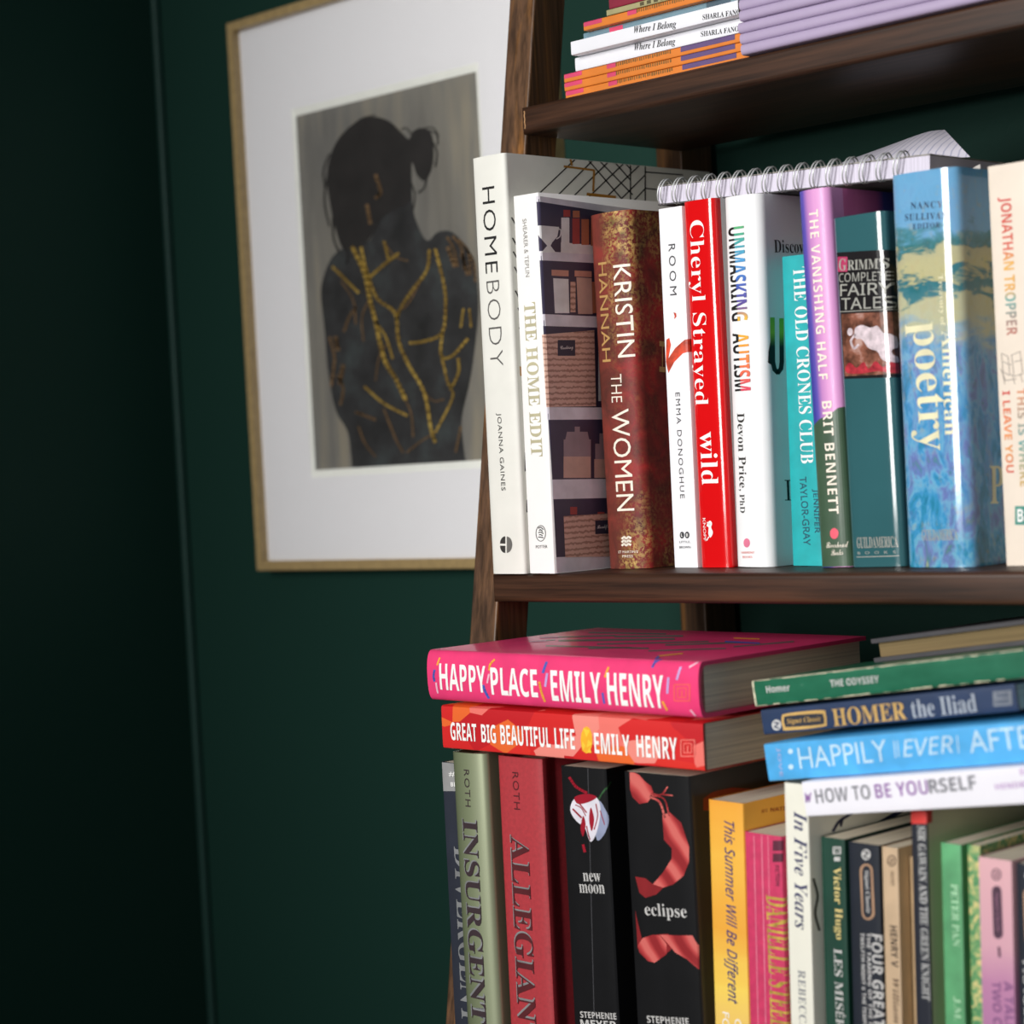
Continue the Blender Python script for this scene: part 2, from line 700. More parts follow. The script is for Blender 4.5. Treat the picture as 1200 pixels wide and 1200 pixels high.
body = smooth_line([(413, 552), (411, 530), (407, 505), (393, 480), (384, 432), (380, 383), (376, 345), (379, 325), (388, 303), (402, 291), (430, 284), (440, 262), (444, 215), (452, 190)], 4)
body += smooth_line([(482, 190), (483, 235), (488, 260), (500, 282), (513, 272), (530, 272), (546, 290), (556, 312), (560, 340), (560, 374), (552, 440), (541, 490), (543, 520), (546, 546)], 4)
hair = blob([(438, 137), (456, 142), (470, 155), (479, 163), (484, 154), (494, 150), (505, 156), (508, 180), (505, 200), (497, 212), (488, 204), (483, 190),
             (480, 215), (480, 236), (462, 246), (448, 256), (440, 270), (425, 288), (404, 293), (394, 272), (387, 240), (383, 207), (388, 180), (400, 158), (419, 142)], 4)
veins = [([(413, 290), (427, 320), (433, 350), (440, 377), (450, 420), (463, 443), (475, 468)], 4.5),
         ([(423, 290), (430, 320), (442, 350), (463, 367), (467, 400), (480, 430), (497, 460), (505, 503), (510, 518)], 3.6),
         ([(467, 297), (450, 310), (433, 325)], 3.4), ([(450, 283), (455, 303)], 3.2),
         ([(503, 293), (500, 317), (483, 340), (470, 360), (465, 374)], 3.2),
         ([(510, 292), (520, 333), (522, 360), (518, 390), (497, 400), (480, 402)], 3.4),
         ([(518, 390), (517, 417), (530, 417), (548, 397)], 3.2), ([(518, 420), (527, 453), (537, 437), (537, 420)], 3.0),
         ([(527, 453), (530, 467), (510, 507)], 2.6), ([(390, 313), (407, 330), (420, 343)], 3.2),
         ([(427, 453), (450, 473), (477, 487)], 3.0), ([(543, 362), (540, 383)], 2.4), ([(550, 362), (552, 383)], 2.4), ([(440, 377), (452, 395), (460, 420)], 2.6)]
dims = [([(524, 278), (532, 292), (536, 312)], 3), ([(531, 277), (541, 292), (544, 316)], 3), ([(538, 281), (549, 296), (551, 322)], 3), ([(545, 290), (555, 306), (557, 330)], 2.4),
        ([(386, 395), (392, 420), (388, 452)], 3), ([(396, 440), (402, 455), (399, 474)], 3), ([(450, 283), (462, 300), (478, 306)], 1.8), ([(400, 330), (414, 352), (417, 380)], 2),
        ([(463, 367), (478, 356), (492, 330)], 2), ([(475, 468), (482, 486), (484, 512)], 2.2), ([(497, 460), (508, 470), (520, 468)], 2), ([(433, 350), (424, 372), (426, 400)], 2),
        ([(455, 400), (444, 420), (440, 446)], 1.8), ([(417, 483), (425, 486), (440, 492)], 3), ([(450, 480), (463, 513), (472, 530)], 2.6), ([(510, 507), (492, 518), (477, 530)], 2.2),
        ([(417, 360), (409, 372), (403, 388)], 3), ([(393, 395), (396, 410)], 5), ([(402, 428), (398, 450)], 5), ([(440, 205), (446, 225), (440, 232)], 4),
        ([(430, 240), (434, 262)], 4), ([(525, 290), (533, 312)], 5), ([(541, 298), (548, 322)], 4), ([(540, 500), (534, 530)], 2.6),
        ([(420, 500), (428, 520), (440, 535)], 2.4)]

strands = [([(503, 153), (512, 158), (513, 170)], 1.6), ([(506, 165), (512, 178), (510, 196)], 1.8), ([(497, 150), (508, 150), (514, 160)], 1.4), ([(484, 160), (476, 150), (470, 152)], 1.4),
           ([(384, 205), (380, 235), (386, 265)], 2), ([(386, 180), (379, 200), (381, 222)], 1.8), ([(390, 255), (391, 280), (398, 297)], 2.4), ([(500, 208), (497, 220), (490, 226)], 1.8),
           ([(410, 150), (424, 139), (440, 135)], 1.6), ([(480, 210), (486, 228), (484, 246)], 1.6), ([(404, 288), (408, 300), (405, 310)], 2)]


def on_print(bm, polys, y, mi):
    for pl in polys:
        pts = [hy(p, y) for p in pl]
        pts = [Vector((min(max(q.x, AX0), AX1), y, min(max(q.z, AZ0), AZ1))) for q in pts]
        bv = [bm.verts.new(q) for q in pts]
        for t in tessellate_polygon([[Vector((q.x, q.z, 0)) for q in pts]]):
            try:
                bm.faces.new([bv[i] for i in t]).material_index = mi
            except ValueError:
                pass


bm = bmesh.new()
on_print(bm, [body], 0.0018, 0)
on_print(bm, [hair], 0.0016, 1)
for pl, w in strands:
    on_print(bm, stroke(smooth_line(pl), w), 0.0015, 1)
for pl, w in dims:
    on_print(bm, stroke(smooth_line(pl), w), 0.0014, 3)
for pl, w in veins:
    on_print(bm, stroke(smooth_line(pl), w * 1.0), 0.0012, 2)
bmesh.ops.recalc_face_normals(bm, faces=bm.faces[:])
pm('printed_figure', bm, [DARKF, HAIRF, GOLDV, DIMV], PRINT)
# picture glass: thin sheet, clear with a weak mirror reflection
mt = bpy.data.materials.new('picture_glass')
mt.use_nodes = True
nt = mt.node_tree
nt.nodes.clear()
out = nd(nt, 'ShaderNodeOutputMaterial')
tr = nd(nt, 'ShaderNodeBsdfTransparent')
gl = nd(nt, 'ShaderNodeBsdfGlossy')
gl.inputs['Roughness'].default_value = 0.02
fr = nd(nt, 'ShaderNodeFresnel')
fr.inputs['IOR'].default_value = 1.3
mx = nd(nt, 'ShaderNodeMixShader')
nt.links.new(fr.outputs[0], mx.inputs[0])
nt.links.new(tr.outputs[0], mx.inputs[1])
nt.links.new(gl.outputs[0], mx.inputs[2])
nt.links.new(mx.outputs[0], out.inputs[0])
bm = bmesh.new()
vs = [bm.verts.new(q) for q in ((MX0, -0.0015, MZ0), (MX1, -0.0015, MZ0), (MX1, -0.0015, MZ1), (MX0, -0.0015, MZ1))]
bm.faces.new(vs)
pm('glass', bm, mt)

# ------------------------------------------------------------------ placing books
def up(name, label, y, BL, BR, TL, d, cover, zb=1.0003, t=None, rr=0.0012, h=None, lean=None, **kw):
    yc = y + rr
    a, c, e = hy(BL, yc), hy(BR, yc), hy(TL, yc)
    if lean is None:
        lean = (e.x - a.x) / (e.z - a.z)
    x0 = a.x + lean * (zb - a.z)
    t = t or (c.x - a.x)
    return Book(name, label, upright(x0, y, zb + max(0.0, lean) * t, lean), t, h or (e.z - zb) * math.hypot(1, lean), d, cover, rr=rr, **kw)


def lie(name, label, y, BL, BR, TL, d, cover, length=None, t=None, rise=None, rr=0.0012, yaw=0.0, z=None, **kw):
    yc = y + rr
    a, c, e = hy(BL, yc), hy(BR, yc), hy(TL, yc)
    r = math.atan2(c.z - a.z, c.x - a.x) if rise is None else rise
    L = length or (c - a).length
    zr = (a.z if z is None else z) + math.sin(r) * L
    return Book(name, label, lying(a.x + math.cos(r) * L, y, zr, r, yaw), t or (e.z - a.z), L, d, cover, rr=rr, **kw)


def two_tone(name, c1, c2, ylim, rough, coat):
    mt, nt, b = base_mat(name, rough, coat)
    sp = nd(nt, 'ShaderNodeSeparateXYZ')
    nt.links.new(coords(nt), sp.inputs[0])
    mm = nd(nt, 'ShaderNodeMath', operation='GREATER_THAN')
    mm.inputs[1].default_value = ylim
    nt.links.new(sp.outputs['Y'], mm.inputs[0])
    nt.links.new(mixc(nt, mm.outputs[0], c1, c2), b.inputs['Base Color'])
    bump(nt, b, noise(nt, coords(nt), 18, 2), 0.12, 0.002)
    return mt


def axis_ramp(name, axis, lo, hi, stops, rough=0.5, coat=0.0, wob=0.0, wscale=20, streak=None, metal=0.0):
    """colours laid out along one axis of the book, edges broken up by noise"""
    mt, nt, b = base_mat(name, rough, coat)
    v = coords(nt)
    sp = nd(nt, 'ShaderNodeSeparateXYZ')
    nt.links.new(v, sp.inputs[0])
    mr = nd(nt, 'ShaderNodeMapRange')
    mr.inputs['From Min'].default_value = lo
    mr.inputs['From Max'].default_value = hi
    nt.links.new(sp.outputs[axis], mr.inputs['Value'])
    fac = mr.outputs[0]
    if wob:
        n = noise(nt, coords(nt, streak or (1, 1, 1)), wscale, 3)
        ma = nd(nt, 'ShaderNodeMath', operation='MULTIPLY_ADD')
        ma.inputs[1].default_value = wob
        sb = nd(nt, 'ShaderNodeMath', operation='SUBTRACT')
        nt.links.new(n, sb.inputs[0])
        sb.inputs[1].default_value = 0.5
        nt.links.new(sb.outputs[0], ma.inputs[0])
        nt.links.new(fac, ma.inputs[2])
        fac = ma.outputs[0]
    nt.links.new(ramp(nt, fac, stops), b.inputs['Base Color'])
    b.inputs['Metallic'].default_value = metal
    return mt


ROW = 'books standing on the middle shelf'
LOW = 'books standing on the lower shelf'
# ================================================================== middle shelf
# --- white lifestyle hardback
c = M('off_white_paper_case', (234, 233, 225), 0.55, var=0.012)
B = up('book', 'tall off-white hardback with thin black capitals, at the left end of the middle shelf', -0.2525,
       (580, 673.5), (618.5, 672), (556, 187), 0.212, c, rr=0.0035, p=3.2, hard=True, groove=False, group=ROW)
B.text('title_lettering', BLACK, [('HOME', None, (573.3, 219), (577.5, 320), 14.5, {'sp': 1.12, 'w': -0.008})])
B.text('subtitle_lettering', M('grey_ink', (92, 90, 88), 0.5), [('BODY', None, (578.5, 329), (583.5, 429), 15, {'sp': 1.15, 'w': -0.02})])
B.text('author_lettering', M('charcoal_ink', (52, 50, 48), 0.5), [('JOANNA GAINES', None, (585.4, 484), (590.6, 575), 6.2, {'sp': 1.1})])
dk = M('charcoal_ink', (52, 50, 48))
gy = M('mid_grey_ink', (106, 104, 100))
cx, cy = 594.6, 638.2
qa = [(cx - 1.2, cy - 1.2)] + [(cx - 1.2 - 6.3 * math.sin(a), cy - 1.2 - 8.6 * math.cos(a)) for a in [k * math.pi / 16 for k in range(9)]]
qb = [(cx - 1.2, cy + 1.2)] + [(cx - 1.2 - 6.3 * math.sin(a), cy + 1.2 + 8.6 * math.cos(a)) for a in [k * math.pi / 16 for k in range(9)]]
qc = [(cx + 0.5 + 6.4 * math.sin(a), cy - 9.6 * math.cos(a)) for a in [k * math.pi / 12 for k in range(13)]]
B.art('publisher_mark', [(dk, [qa, qb]), (gy, [qc])])
lines = [((673.7, 187), (631, 227.5)), ((695, 187.5), (653, 229.5)), ((713, 189.5), (671, 231)), ((732.5, 190), (688.7, 232)), ((751, 192), (707.5, 234)),
         ((756, 205), (725, 236)), ((756, 221), (742, 236)), ((688.7, 187), (731, 236)), ((702.5, 188.7), (741, 228)), ((720, 190), (738.7, 211)), ((732, 191), (739.7, 199)),
         ((738.7, 191), (738.7, 240)), ((756, 193.7), (756, 240)), ((757, 201.7), (800, 205)), ((756, 220.7), (800, 225)),
         ((599.5, 255), (604, 263)), ((600.5, 279), (605, 287)), ((601.5, 295), (606, 303)), ((603, 313), (607, 321)), ((604, 341), (608, 349)), ((607, 361), (611, 369)),
         ((608.5, 384), (612, 391)), ((611, 404), (614, 412)), ((615.5, 530), (615.5, 552)), ((617.5, 586), (617.5, 600))]
B.art('cover_line_art', [(BLACK, [q for a, b_ in lines for q in stroke([a, b_], 1.5)]),
                         (M('ochre_ink', (190, 132, 44)), stroke([(661, 195), (696, 199.5), (695, 224)], 2.4) + stroke([(688, 227.5), (721, 231.2)], 3.4) +
                          stroke([(668, 185.5), (670, 193.7)], 2.2) + stroke([(610.5, 430), (611, 440)], 3))], face='cover')

# --- white pantry book
WH = M('bright_white_coated_card', (250, 249, 247), 0.4, 0.2, var=0.006)
B = up('book', 'white paperback with khaki capitals and a pantry photograph on its side', -0.2515,
       (622, 673), (652.5, 672), (602.5, 231), 0.19, WH, t=0.0236, group=ROW)
B.text('title_lettering', M('khaki_ink', (190, 183, 150), 0.5), [('THE HOME EDIT', 'B', (621, 354.5), (629.8, 535), 13.5, {'sp': 1.02})])
B.text('author_lettering', M('warm_grey_ink', (150, 146, 140), 0.5), [('SHEARER & TEPLIN', None, (615, 256.5), (618.9, 324.5), 4.6)])
B.text('publisher_name', dk, [('POTTER', None, (628.5, 640.8), (642, 640.4), 3.6)])
B.art('publisher_mark', [(dk, stroke(circ(634.2, 625, 5.6, 9.2, 24) + [circ(634.2, 625, 5.6, 9.2, 24)[0]], 0.8) +
                          [q for k in range(5) for q in stroke(smooth_line([(631.5 + (k % 2), 619 + k * 2.6), (634, 617.8 + k * 2.9), (637.2 - (k % 2), 620.5 + k * 2.4)]), 1.2)])])
navy = M('photo_dark_navy', (66, 60, 84), 0.35)
strip = M('photo_white_shelf', (232, 228, 236), 0.35)
cupm = M('photo_white_china', (244, 242, 240), 0.35)
tan, tnt, tb = base_mat('photo_woven_basket', 0.4)
wv = nd(tnt, 'ShaderNodeTexWave', wave_type='BANDS', bands_direction='Z')
wv.inputs['Scale'].default_value = 85
wv.inputs['Distortion'].default_value = 2.5
wv.inputs['Detail Scale'].default_value = 4
tnt.links.new(coords(tnt), wv.inputs['Vector'])
tnt.links.new(ramp(tnt, wv.outputs['Fac'], [(0.1, (176, 132, 116)), (0.5, (226, 186, 168))]), tb.inputs['Base Color'])
red_ = M('photo_red_spice', (176, 74, 70)); brn = M('photo_brown_spice', (196, 122, 88)); glass_ = M('photo_glass_jar', (160, 140, 146)); food = M('photo_oats', (214, 176, 160))
lid = M('photo_wooden_lid', (214, 156, 136)); lab = M('photo_label', (54, 52, 72))
B.art('cover_photograph', [
    (navy, [[(629.8, 229.5), (770, 251), (790, 662), (652.8, 672)]]),
    (strip, [[(629.8, 229.5), (770, 249), (770, 258), (629.8, 236)], [(632, 294), (770, 303), (770, 312), (633, 305)], [(636, 368), (770, 374), (770, 386), (637, 382)],
             [(641.5, 477), (770, 478), (770, 491), (642.5, 492)], [(647, 562), (780, 560), (780, 582), (648, 585)], [(651.5, 653), (785, 648), (785, 663), (652.8, 672)]]),
    (cupm, [[(631, 264), (655, 266), (653, 277), (647, 284), (645, 288), (651, 296), (634, 296), (641, 288), (635, 281), (631, 272)], rect(657.5, 255, 667, 285),
            [(657, 284), (705, 288), (705, 299), (657, 296)], [(648, 326), (666, 327), (667, 367), (650, 367)], rect(701, 405, 712, 470)] +
     stroke(smooth_line([(654, 268), (657, 270), (656, 277), (652, 280)]), 1.4)),
    (red_, [rect(670.5, 256, 679, 286), rect(660, 246, 668, 254), rect(700, 600, 708, 606), rect(668, 594, 676, 603)]),
    (brn, [rect(681, 257, 690, 287), rect(692, 258, 700, 288), rect(671, 247, 679, 255), [(690, 330), (712, 331), (712, 367), (692, 367)]]),
    (lid, [[(646, 316), (666, 317), (666, 324), (646, 323)], [(673, 317), (693, 318), (693, 325), (673, 324)]]),
    (food, [[(675, 325), (693, 326), (694, 368), (677, 368)], rect(660, 535, 692, 560), rect(696, 538, 716, 560)]),
    (tan, [[(637, 392), (696, 387), (698, 476), (642, 477)], [(660, 605), (722, 601), (724, 652), (662, 653)], rect(668, 330, 674, 366)]),
    (glass_, [rect(660, 515, 692, 535), [(664, 506), (688, 506), (690, 515), (662, 515)], rect(673, 500, 679, 506), rect(697, 520, 716, 538), rect(702, 508, 714, 520)]),
    (lab, [rect(653, 398.5, 673.5, 417), [(697, 610), (718, 609), (718, 625), (697, 626)]])], face='cover')
B.text('basket_label_lettering', WHITE, [('Cooking', 'S', (656, 408.5), (671, 407.5), 6), ('Breakfast', 'S', (699, 618.5), (716, 617), 6)], face='cover', layer=5)

# --- mottled red hardback
mt, nt, b = base_mat('mottled_red_and_gold_jacket', 0.55, 0.0, 0.3)
f1 = noise(nt, coords(nt), 42, 4, 0.6, 0.8)
cbase = ramp(nt, f1, [(0.3, (78, 30, 26)), (0.5, (122, 34, 32)), (0.68, (160, 30, 34))])
sp = nd(nt, 'ShaderNodeSeparateXYZ')
nt.links.new(coords(nt), sp.inputs[0])
cbase = mixc(nt, ramp(nt, sp.outputs['X'], [(0.0, (225, 225, 225)), (0.012, (200, 200, 200)), (0.03, (0, 0, 0))]), cbase, ramp(nt, f1, [(0.3, (78, 46, 38)), (0.6, (112, 62, 50))]))
fx = ramp(nt, sp.outputs['X'], [(0.0, (10, 10, 10)), (0.013, (35, 35, 35)), (0.021, (255, 255, 255)), (0.0352, (255, 255, 255)), (0.037, (170, 170, 170))])
mz = nd(nt, 'ShaderNodeMapRange')
mz.inputs['From Min'].default_value = 0
mz.inputs['From Max'].default_value = 0.236
nt.links.new(sp.outputs['Z'], mz.inputs['Value'])
fz = ramp(nt, mz.outputs[0], [(0.0, (255, 255, 255)), (0.16, (150, 150, 150)), (0.35, (70, 70, 70)), (0.55, (90, 90, 90)), (0.8, (215, 215, 215)), (1, (255, 255, 255))])
msk = mixc(nt, 1.0, fx, fz, 'MULTIPLY')
big = ramp(nt, noise(nt, coords(nt, (2.2, 2.2, 0.8)), 30, 4, 0.6), [(0.36, (60, 60, 60)), (0.52, (255, 255, 255))])
msk2 = mixc(nt, 1.0, msk, big, 'MULTIPLY')
fine = ramp(nt, noise(nt, coords(nt), 420, 3, 0.7), [(0.44, (0, 0, 0)), (0.56, (255, 255, 255))])
sepm = mixc(nt, 1.0, msk2, fine, 'MULTIPLY')
olive = ramp(nt, noise(nt, coords(nt), 120, 2), [(0.35, (112, 92, 44)), (0.65, (206, 170, 98))])
nt.links.new(mixc(nt, sepm, cbase, olive), b.inputs['Base Color'])
B = up('book', 'mottled red-brown and gold hardback with large cream capitals, beside the white pantry book', -0.2085,
       (718.5, 667), (768, 665), (695.5, 254), 0.155, mt, t=0.0376, rr=0.0085, p=2.4, hard=True, group=ROW)
CREAM = M('cream_ink', (246, 236, 220), 0.45, var=0.01)
B.text('title_lettering', CREAM, [('THE', None, (724.5, 438.5), (725.6, 471.5), 12, {'w': -0.008}), ('WOMEN', None, (728.5, 479.5), (735.5, 598.5), 19.5, {'w': -0.002})])
B.text('first_name_lettering', CREAM, [('KRISTIN', None, (729, 310), (735, 418.5), 16.5)])
B.text('last_name_lettering', M('dull_gold_ink', (186, 146, 88), 0.45), [('HANNAH', None, (708.2, 307.5), (713.2, 424), 10.5)])
B.text('publisher_name', CREAM, [("ST MARTIN'S", None, (727, 646.6), (749, 646.2), 3), ('PRESS', None, (732, 651.6), (744, 651.4), 3)])
B.art('publisher_mark', [(CREAM, [q for k in range(3) for q in stroke([(731.5, 631 + k * 4), (734, 629 + k * 4), (736.5, 631 + k * 4), (739, 629 + k * 4), (741.5, 630.4 + k * 4)], 2.4)])])
B.text('cover_lettering', M('dull_gold_ink', (150, 112, 62)), [('H', None, (776, 400), (776, 436), 7)], face='cover')

# --- white hardback with red brush stroke
B = up('book', 'slim white hardback with a red brush stroke across its spine', -0.203,
       (792, 664), (823, 663), (773, 246), 0.15, M('white_jacket', (246, 246, 249), 0.45, 0.1, var=0.006), t=0.0205, rr=0.0022, p=4, hard=True, group=ROW)
B.text('title_lettering', M('dark_grey_ink', (66, 66, 70)), [('ROOM', None, (788, 286), (790, 346), 7.8, {'sp': 1.5})])
B.text('author_lettering', M('dark_grey_ink', (66, 66, 70)), [('EMMA DONOGHUE', None, (794.8, 460), (800.6, 584), 5.2, {'sp': 1.25})])
B.art('brush_stroke', [(M('red_orange_brush', (206, 70, 42), 0.5, var=0.25, scale=120), [
    [(781.5, 398), (785, 396), (787, 404), (784, 420), (792, 408), (803, 398), (812, 396), (812, 411), (801, 414), (791, 424), (784, 437), (780.5, 424)],
    [(790, 366), (793, 367), (793.5, 371), (791, 374), (791.3, 370)]])])
B.art('publisher_mark', [(M('dark_grey_ink', (66, 66, 70)), [circ(800, 627, 2.7, 4), circ(806, 626.9, 2.7, 4)])])
B.text('publisher_name', M('dark_grey_ink', (66, 66, 70)), [('LITTLE,', None, (797, 635.3), (810, 635.1), 2.8), ('BROWN', None, (797, 641.3), (810, 641.1), 2.8)])
B.text('publisher_initials', WHITE, [('L', 'SB', (799.2, 627), (801, 627), 3.6), ('B', 'SB', (805.2, 627), (807.2, 627), 3.6)], layer=3)

# --- glossy red
B = up('book', 'glossy red hardback with white serif lettering on the middle shelf', -0.204,
       (825, 664), (858, 663), (804, 235), 0.155, two_tone('glossy_red_spine_white_jacket', (222, 18, 22), (238, 240, 238), 0.0075, 0.14, 0.6), t=0.0262, rr=0.005, p=3, h=0.2348, hard=True, group=ROW)
B.text('author_lettering', WHITE, [('Cheryl Strayed', 'B', (815.6, 258.5), (821.6, 475), 21, {'w': -0.009})])
B.text('title_lettering', WHITE, [('wild', 'B', (831, 505.7), (833.6, 568), 20, {'w': -0.005})])
B.text('publisher_name', WHITE, [('KNOPF', None, (826.3, 607), (827.6, 634), 3.6)])
B.art('publisher_mark', [(WHITE, [blob([(833, 610), (836, 613), (835, 618), (837, 624), (834, 630), (831.6, 625), (832, 618), (829.5, 616)])] + stroke([(830, 612), (834, 615)], 1.2) + stroke([(832, 629), (830, 633)], 1.2))])

# --- white hardback with rainbow capitals
B = up('book', 'white round-backed hardback with rainbow capitals above black, right of the glossy red book', -0.206,
       (868, 664), (908, 663), (853, 234), 0.155, M('soft_white_jacket', (244, 245, 246), 0.5, 0.05, var=0.008), t=0.0300, rr=0.0080, p=2.4, hard=True, group=ROW)
rb = axis_ramp('rainbow_ink', 'Z', 0.226, 0.112, [(0.0, (134, 190, 40)), (0.14, (70, 176, 130)), (0.28, (70, 160, 215)), (0.42, (60, 96, 190)), (0.55, (98, 70, 150)), (0.62, (246, 190, 40)),
                                                   (0.74, (248, 168, 40)), (0.86, (240, 120, 60)), (1.0, (226, 60, 90))])
tl = [('UNMASKING', 'SB', (864.2, 266), (868.8, 376), 20), ('AUTISM', 'SB', (869.4, 390), (872.4, 458), 20)]
B.text('title_lettering', BLACK, tl)
B.text('rainbow_lettering', rb, [q + ({'clip': 0.42},) for q in tl], layer=3, label='upper halves of the capitals in rainbow colours')
B.text('author_lettering', M('charcoal_ink', (52, 50, 48)), [('Devon Price,', 'B', (869.5, 484), (872.4, 575), 10.5, {'w': -0.005}), ('PhD', 'B', (871.6, 579), (872.4, 601), 6, {'w': -0.005})])
pk = M('pink_mark_ink', (226, 120, 150)); rd = M('coral_ink', (228, 96, 84))
B.art('publisher_mark', [(pk, [circ(877.4, 636, 4, 5.4)])])
B.text('publisher_name', rd, [('HARMONY', None, (870.5, 647.4), (886.5, 647.2), 2.6), ('BOOKS', None, (872.5, 652.6), (884, 652.4), 2.6)])
B.text('cover_lettering', BLACK, [('Discover', 'B', (907, 288.5), (952, 289.5), 15, {'w': -0.005})], face='cover')
ug = axis_ramp('green_to_black_ink', 'Z', 0.165, 0.128, [(0.0, (84, 186, 70)), (0.5, (176, 214, 60)), (0.66, (90, 120, 50)), (0.74, (20, 22, 22))])
B.art('cover_lettering_large', [(ug, stroke([(905, 373), (905.6, 424), (907.6, 433), (911.4, 437), (915, 432), (916, 424), (915.6, 374)], 5.2)),
                                (BLACK, stroke([(923, 563), (924, 586)], 2.6) + stroke([(919.5, 563), (926, 563)], 1) + stroke([(920, 586), (927, 586)], 1))], face='cover')

# --- small teal paperback
B = up('book', 'short teal paperback with white decorative capitals, shortest on the middle shelf', -0.198, (930, 662), (967, 661), (917, 302), 0.128,
       M('teal_card', (30, 172, 176), 0.45, 0.1), t=0.0245, group=ROW)
B.text('title_lettering', WHITE, [('THE OLD CRONES CLUB', 'B', (937.2, 313), (946.6, 543), 15, {'w': -0.005})])
TB = M('slate_teal_ink', (24, 70, 92))
B.text('author_lettering', TB, [('JENNIFER', 'N', (955.4, 573), (957.6, 624.5), 7, {'w': 0.012}), ('TAYLOR-GRAY', 'N', (941.2, 558.7), (946.4, 639), 8, {'w': 0.008})])

# --- violet and pink hardback
mt, nt, b = base_mat('violet_to_pink_jacket', 0.45, 0.08)
sp = nd(nt, 'ShaderNodeSeparateXYZ')
nt.links.new(coords(nt), sp.inputs[0])
my = nd(nt, 'ShaderNodeMath', operation='GREATER_THAN')
my.inputs[1].default_value = 0.016
nt.links.new(sp.outputs['Y'], my.inputs[0])
ma = nd(nt, 'ShaderNodeMath', operation='MULTIPLY_ADD')     # x shifted with height: blue widens towards the middle
nt.links.new(sp.outputs['Z'], ma.inputs[0])
ma.inputs[1].default_value = 0.02
nt.links.new(sp.outputs['X'], ma.inputs[2])
mr = nd(nt, 'ShaderNodeMapRange')
mr.inputs['From Min'].default_value = 0.0055
mr.inputs['From Max'].default_value = 0.0175
nt.links.new(ma.outputs[0], mr.inputs['Value'])
spine = ramp(nt, mr.outputs[0], [(0.0, (56, 60, 158)), (0.3, (98, 84, 178)), (0.62, (196, 132, 196)), (1.0, (224, 156, 212))])
zr = nd(nt, 'ShaderNodeMapRange')
zr.inputs['From Min'].default_value = 0.03
zr.inputs['From Max'].default_value = 0.07
nt.links.new(sp.outputs['Y'], zr.inputs['Value'])
cov = ramp(nt, zr.outputs[0], [(0.0, (206, 110, 168)), (0.5, (150, 70, 130)), (0.7, (40, 44, 116)), (1.0, (28, 34, 98))])
nt.links.new(mixc(nt, my.outputs[0], spine, cov), b.inputs['Base Color'])
B = up('book', 'violet, pink and dark green hardback with cream lettering, leaning left over the teal paperback', -0.212, (966, 662), (1001, 662), (938, 226), 0.15, mt, t=0.0232, rr=0.006, p=2.6, hard=True, group=ROW, lean=-0.012)
DG = M('forest_green_print', (62, 88, 66), 0.45, 0.08)
B.art('green_printed_foot', [(DG, [[(952, 500), (962, 491), (974, 486), (982, 478), (1000, 472), (1012, 668), (960, 668)]])])
B.text('title_lettering', CREAM, [('THE VANISHING HALF', 'SB', (955, 246), (966.8, 444.7), 10.5, {'sp': 1.12, 'w': -0.005})])
B.text('author_lettering', CREAM, [('BRIT BENNETT', 'SB', (970.6, 470), (979, 602), 10.8, {'sp': 1.1, 'w': -0.005})], layer=2)
B.art('publisher_mark', [(M('coral_pink_ink', (236, 92, 112)), [circ(979.6, 625, 4.8, 6.4)])], layer=2)
B.text('publisher_name', CREAM, [('Riverhead', 'S', (970, 638.5), (993.5, 637.5), 7), ('Books', 'S', (976, 647.5), (989, 646.5), 7)], layer=2)

# --- teal folk tale hardback
TL_ = M('dark_teal_glossy_jacket', (52, 98, 104), 0.12, 0.8, var=0.04, scale=14)
B = up('book', 'glossy dark teal hardback with a black title panel and small painting on its spine', -0.212, (1003, 663), (1063, 662), (980, 257), 0.155, TL_,
       t=0.0385, rr=0.0060, p=3.6, hard=True, group=ROW)
pb = M('black_panel_print', (36, 34, 36), 0.14, 0.7)
mt, nt, b = base_mat('painting_on_spine', 0.2, 0.7)
f = noise(nt, coords(nt), 95, 4, 0.6)
nt.links.new(ramp(nt, f, [(0.3, (52, 34, 30)), (0.46, (104, 66, 52)), (0.58, (150, 96, 78)), (0.7, (196, 160, 150))]), b.inputs['Base Color'])
gown = M('painting_pale_gown', (216, 200, 206), 0.2, 0.7, var=0.12, scale=260)
flw = M('painting_red_flowers', (172, 52, 62), 0.2, 0.7, var=0.2, scale=260)
B.art('title_panel', [(pb, [[(981, 296), (1052, 292), (1056, 442), (990, 444)]]), (mt, [[(986.5, 368), (1049, 365), (1052, 438), (990.5, 441)]]),
                      (gown, [blob([(1004, 385), (1012, 381), (1022, 384), (1030, 382), (1036, 390), (1044, 392), (1048, 404), (1044, 412), (1049, 424), (1036, 422), (1030, 412), (1020, 408), (1012, 398), (1004, 396)])] + stroke(smooth_line([(1004, 392), (999, 400), (1003, 408), (1008, 404)]), 2.6) + [circ(998, 389, 3.4, 4.6)]),
                      (flw, [blob([(992, 430), (998, 425), (1006, 431), (1014, 424), (1020, 432), (1028, 423), (1036, 430), (1044, 424), (1050, 430), (1048, 437), (1030, 435), (1010, 438), (994, 437)])]),
                      (M('raspberry_block', (178, 44, 92)), [rect(982.5, 301, 995, 318.5)]), (M('silver_rule', (150, 148, 140)), stroke([(985, 365.4), (1048, 362.4)], 1))])
SIL = M('pale_silver_ink', (164, 164, 156), 0.35)
B.text('title_lettering', SIL, [('G', 'B', (984.5, 310.4), (994, 310), 14), ('RIMM\u2019S', 'B', (995.5, 311), (1040, 308.5), 12), ('COMPLETE', 'N', (984.5, 325.8), (1042, 323), 10.5),
                                ('FAIRY', 'N', (986, 340.2), (1044, 337.6), 14, {'w': 0.005}), ('TALES', 'N', (987.5, 356.4), (1046, 353.8), 14, {'w': 0.005})], layer=3)
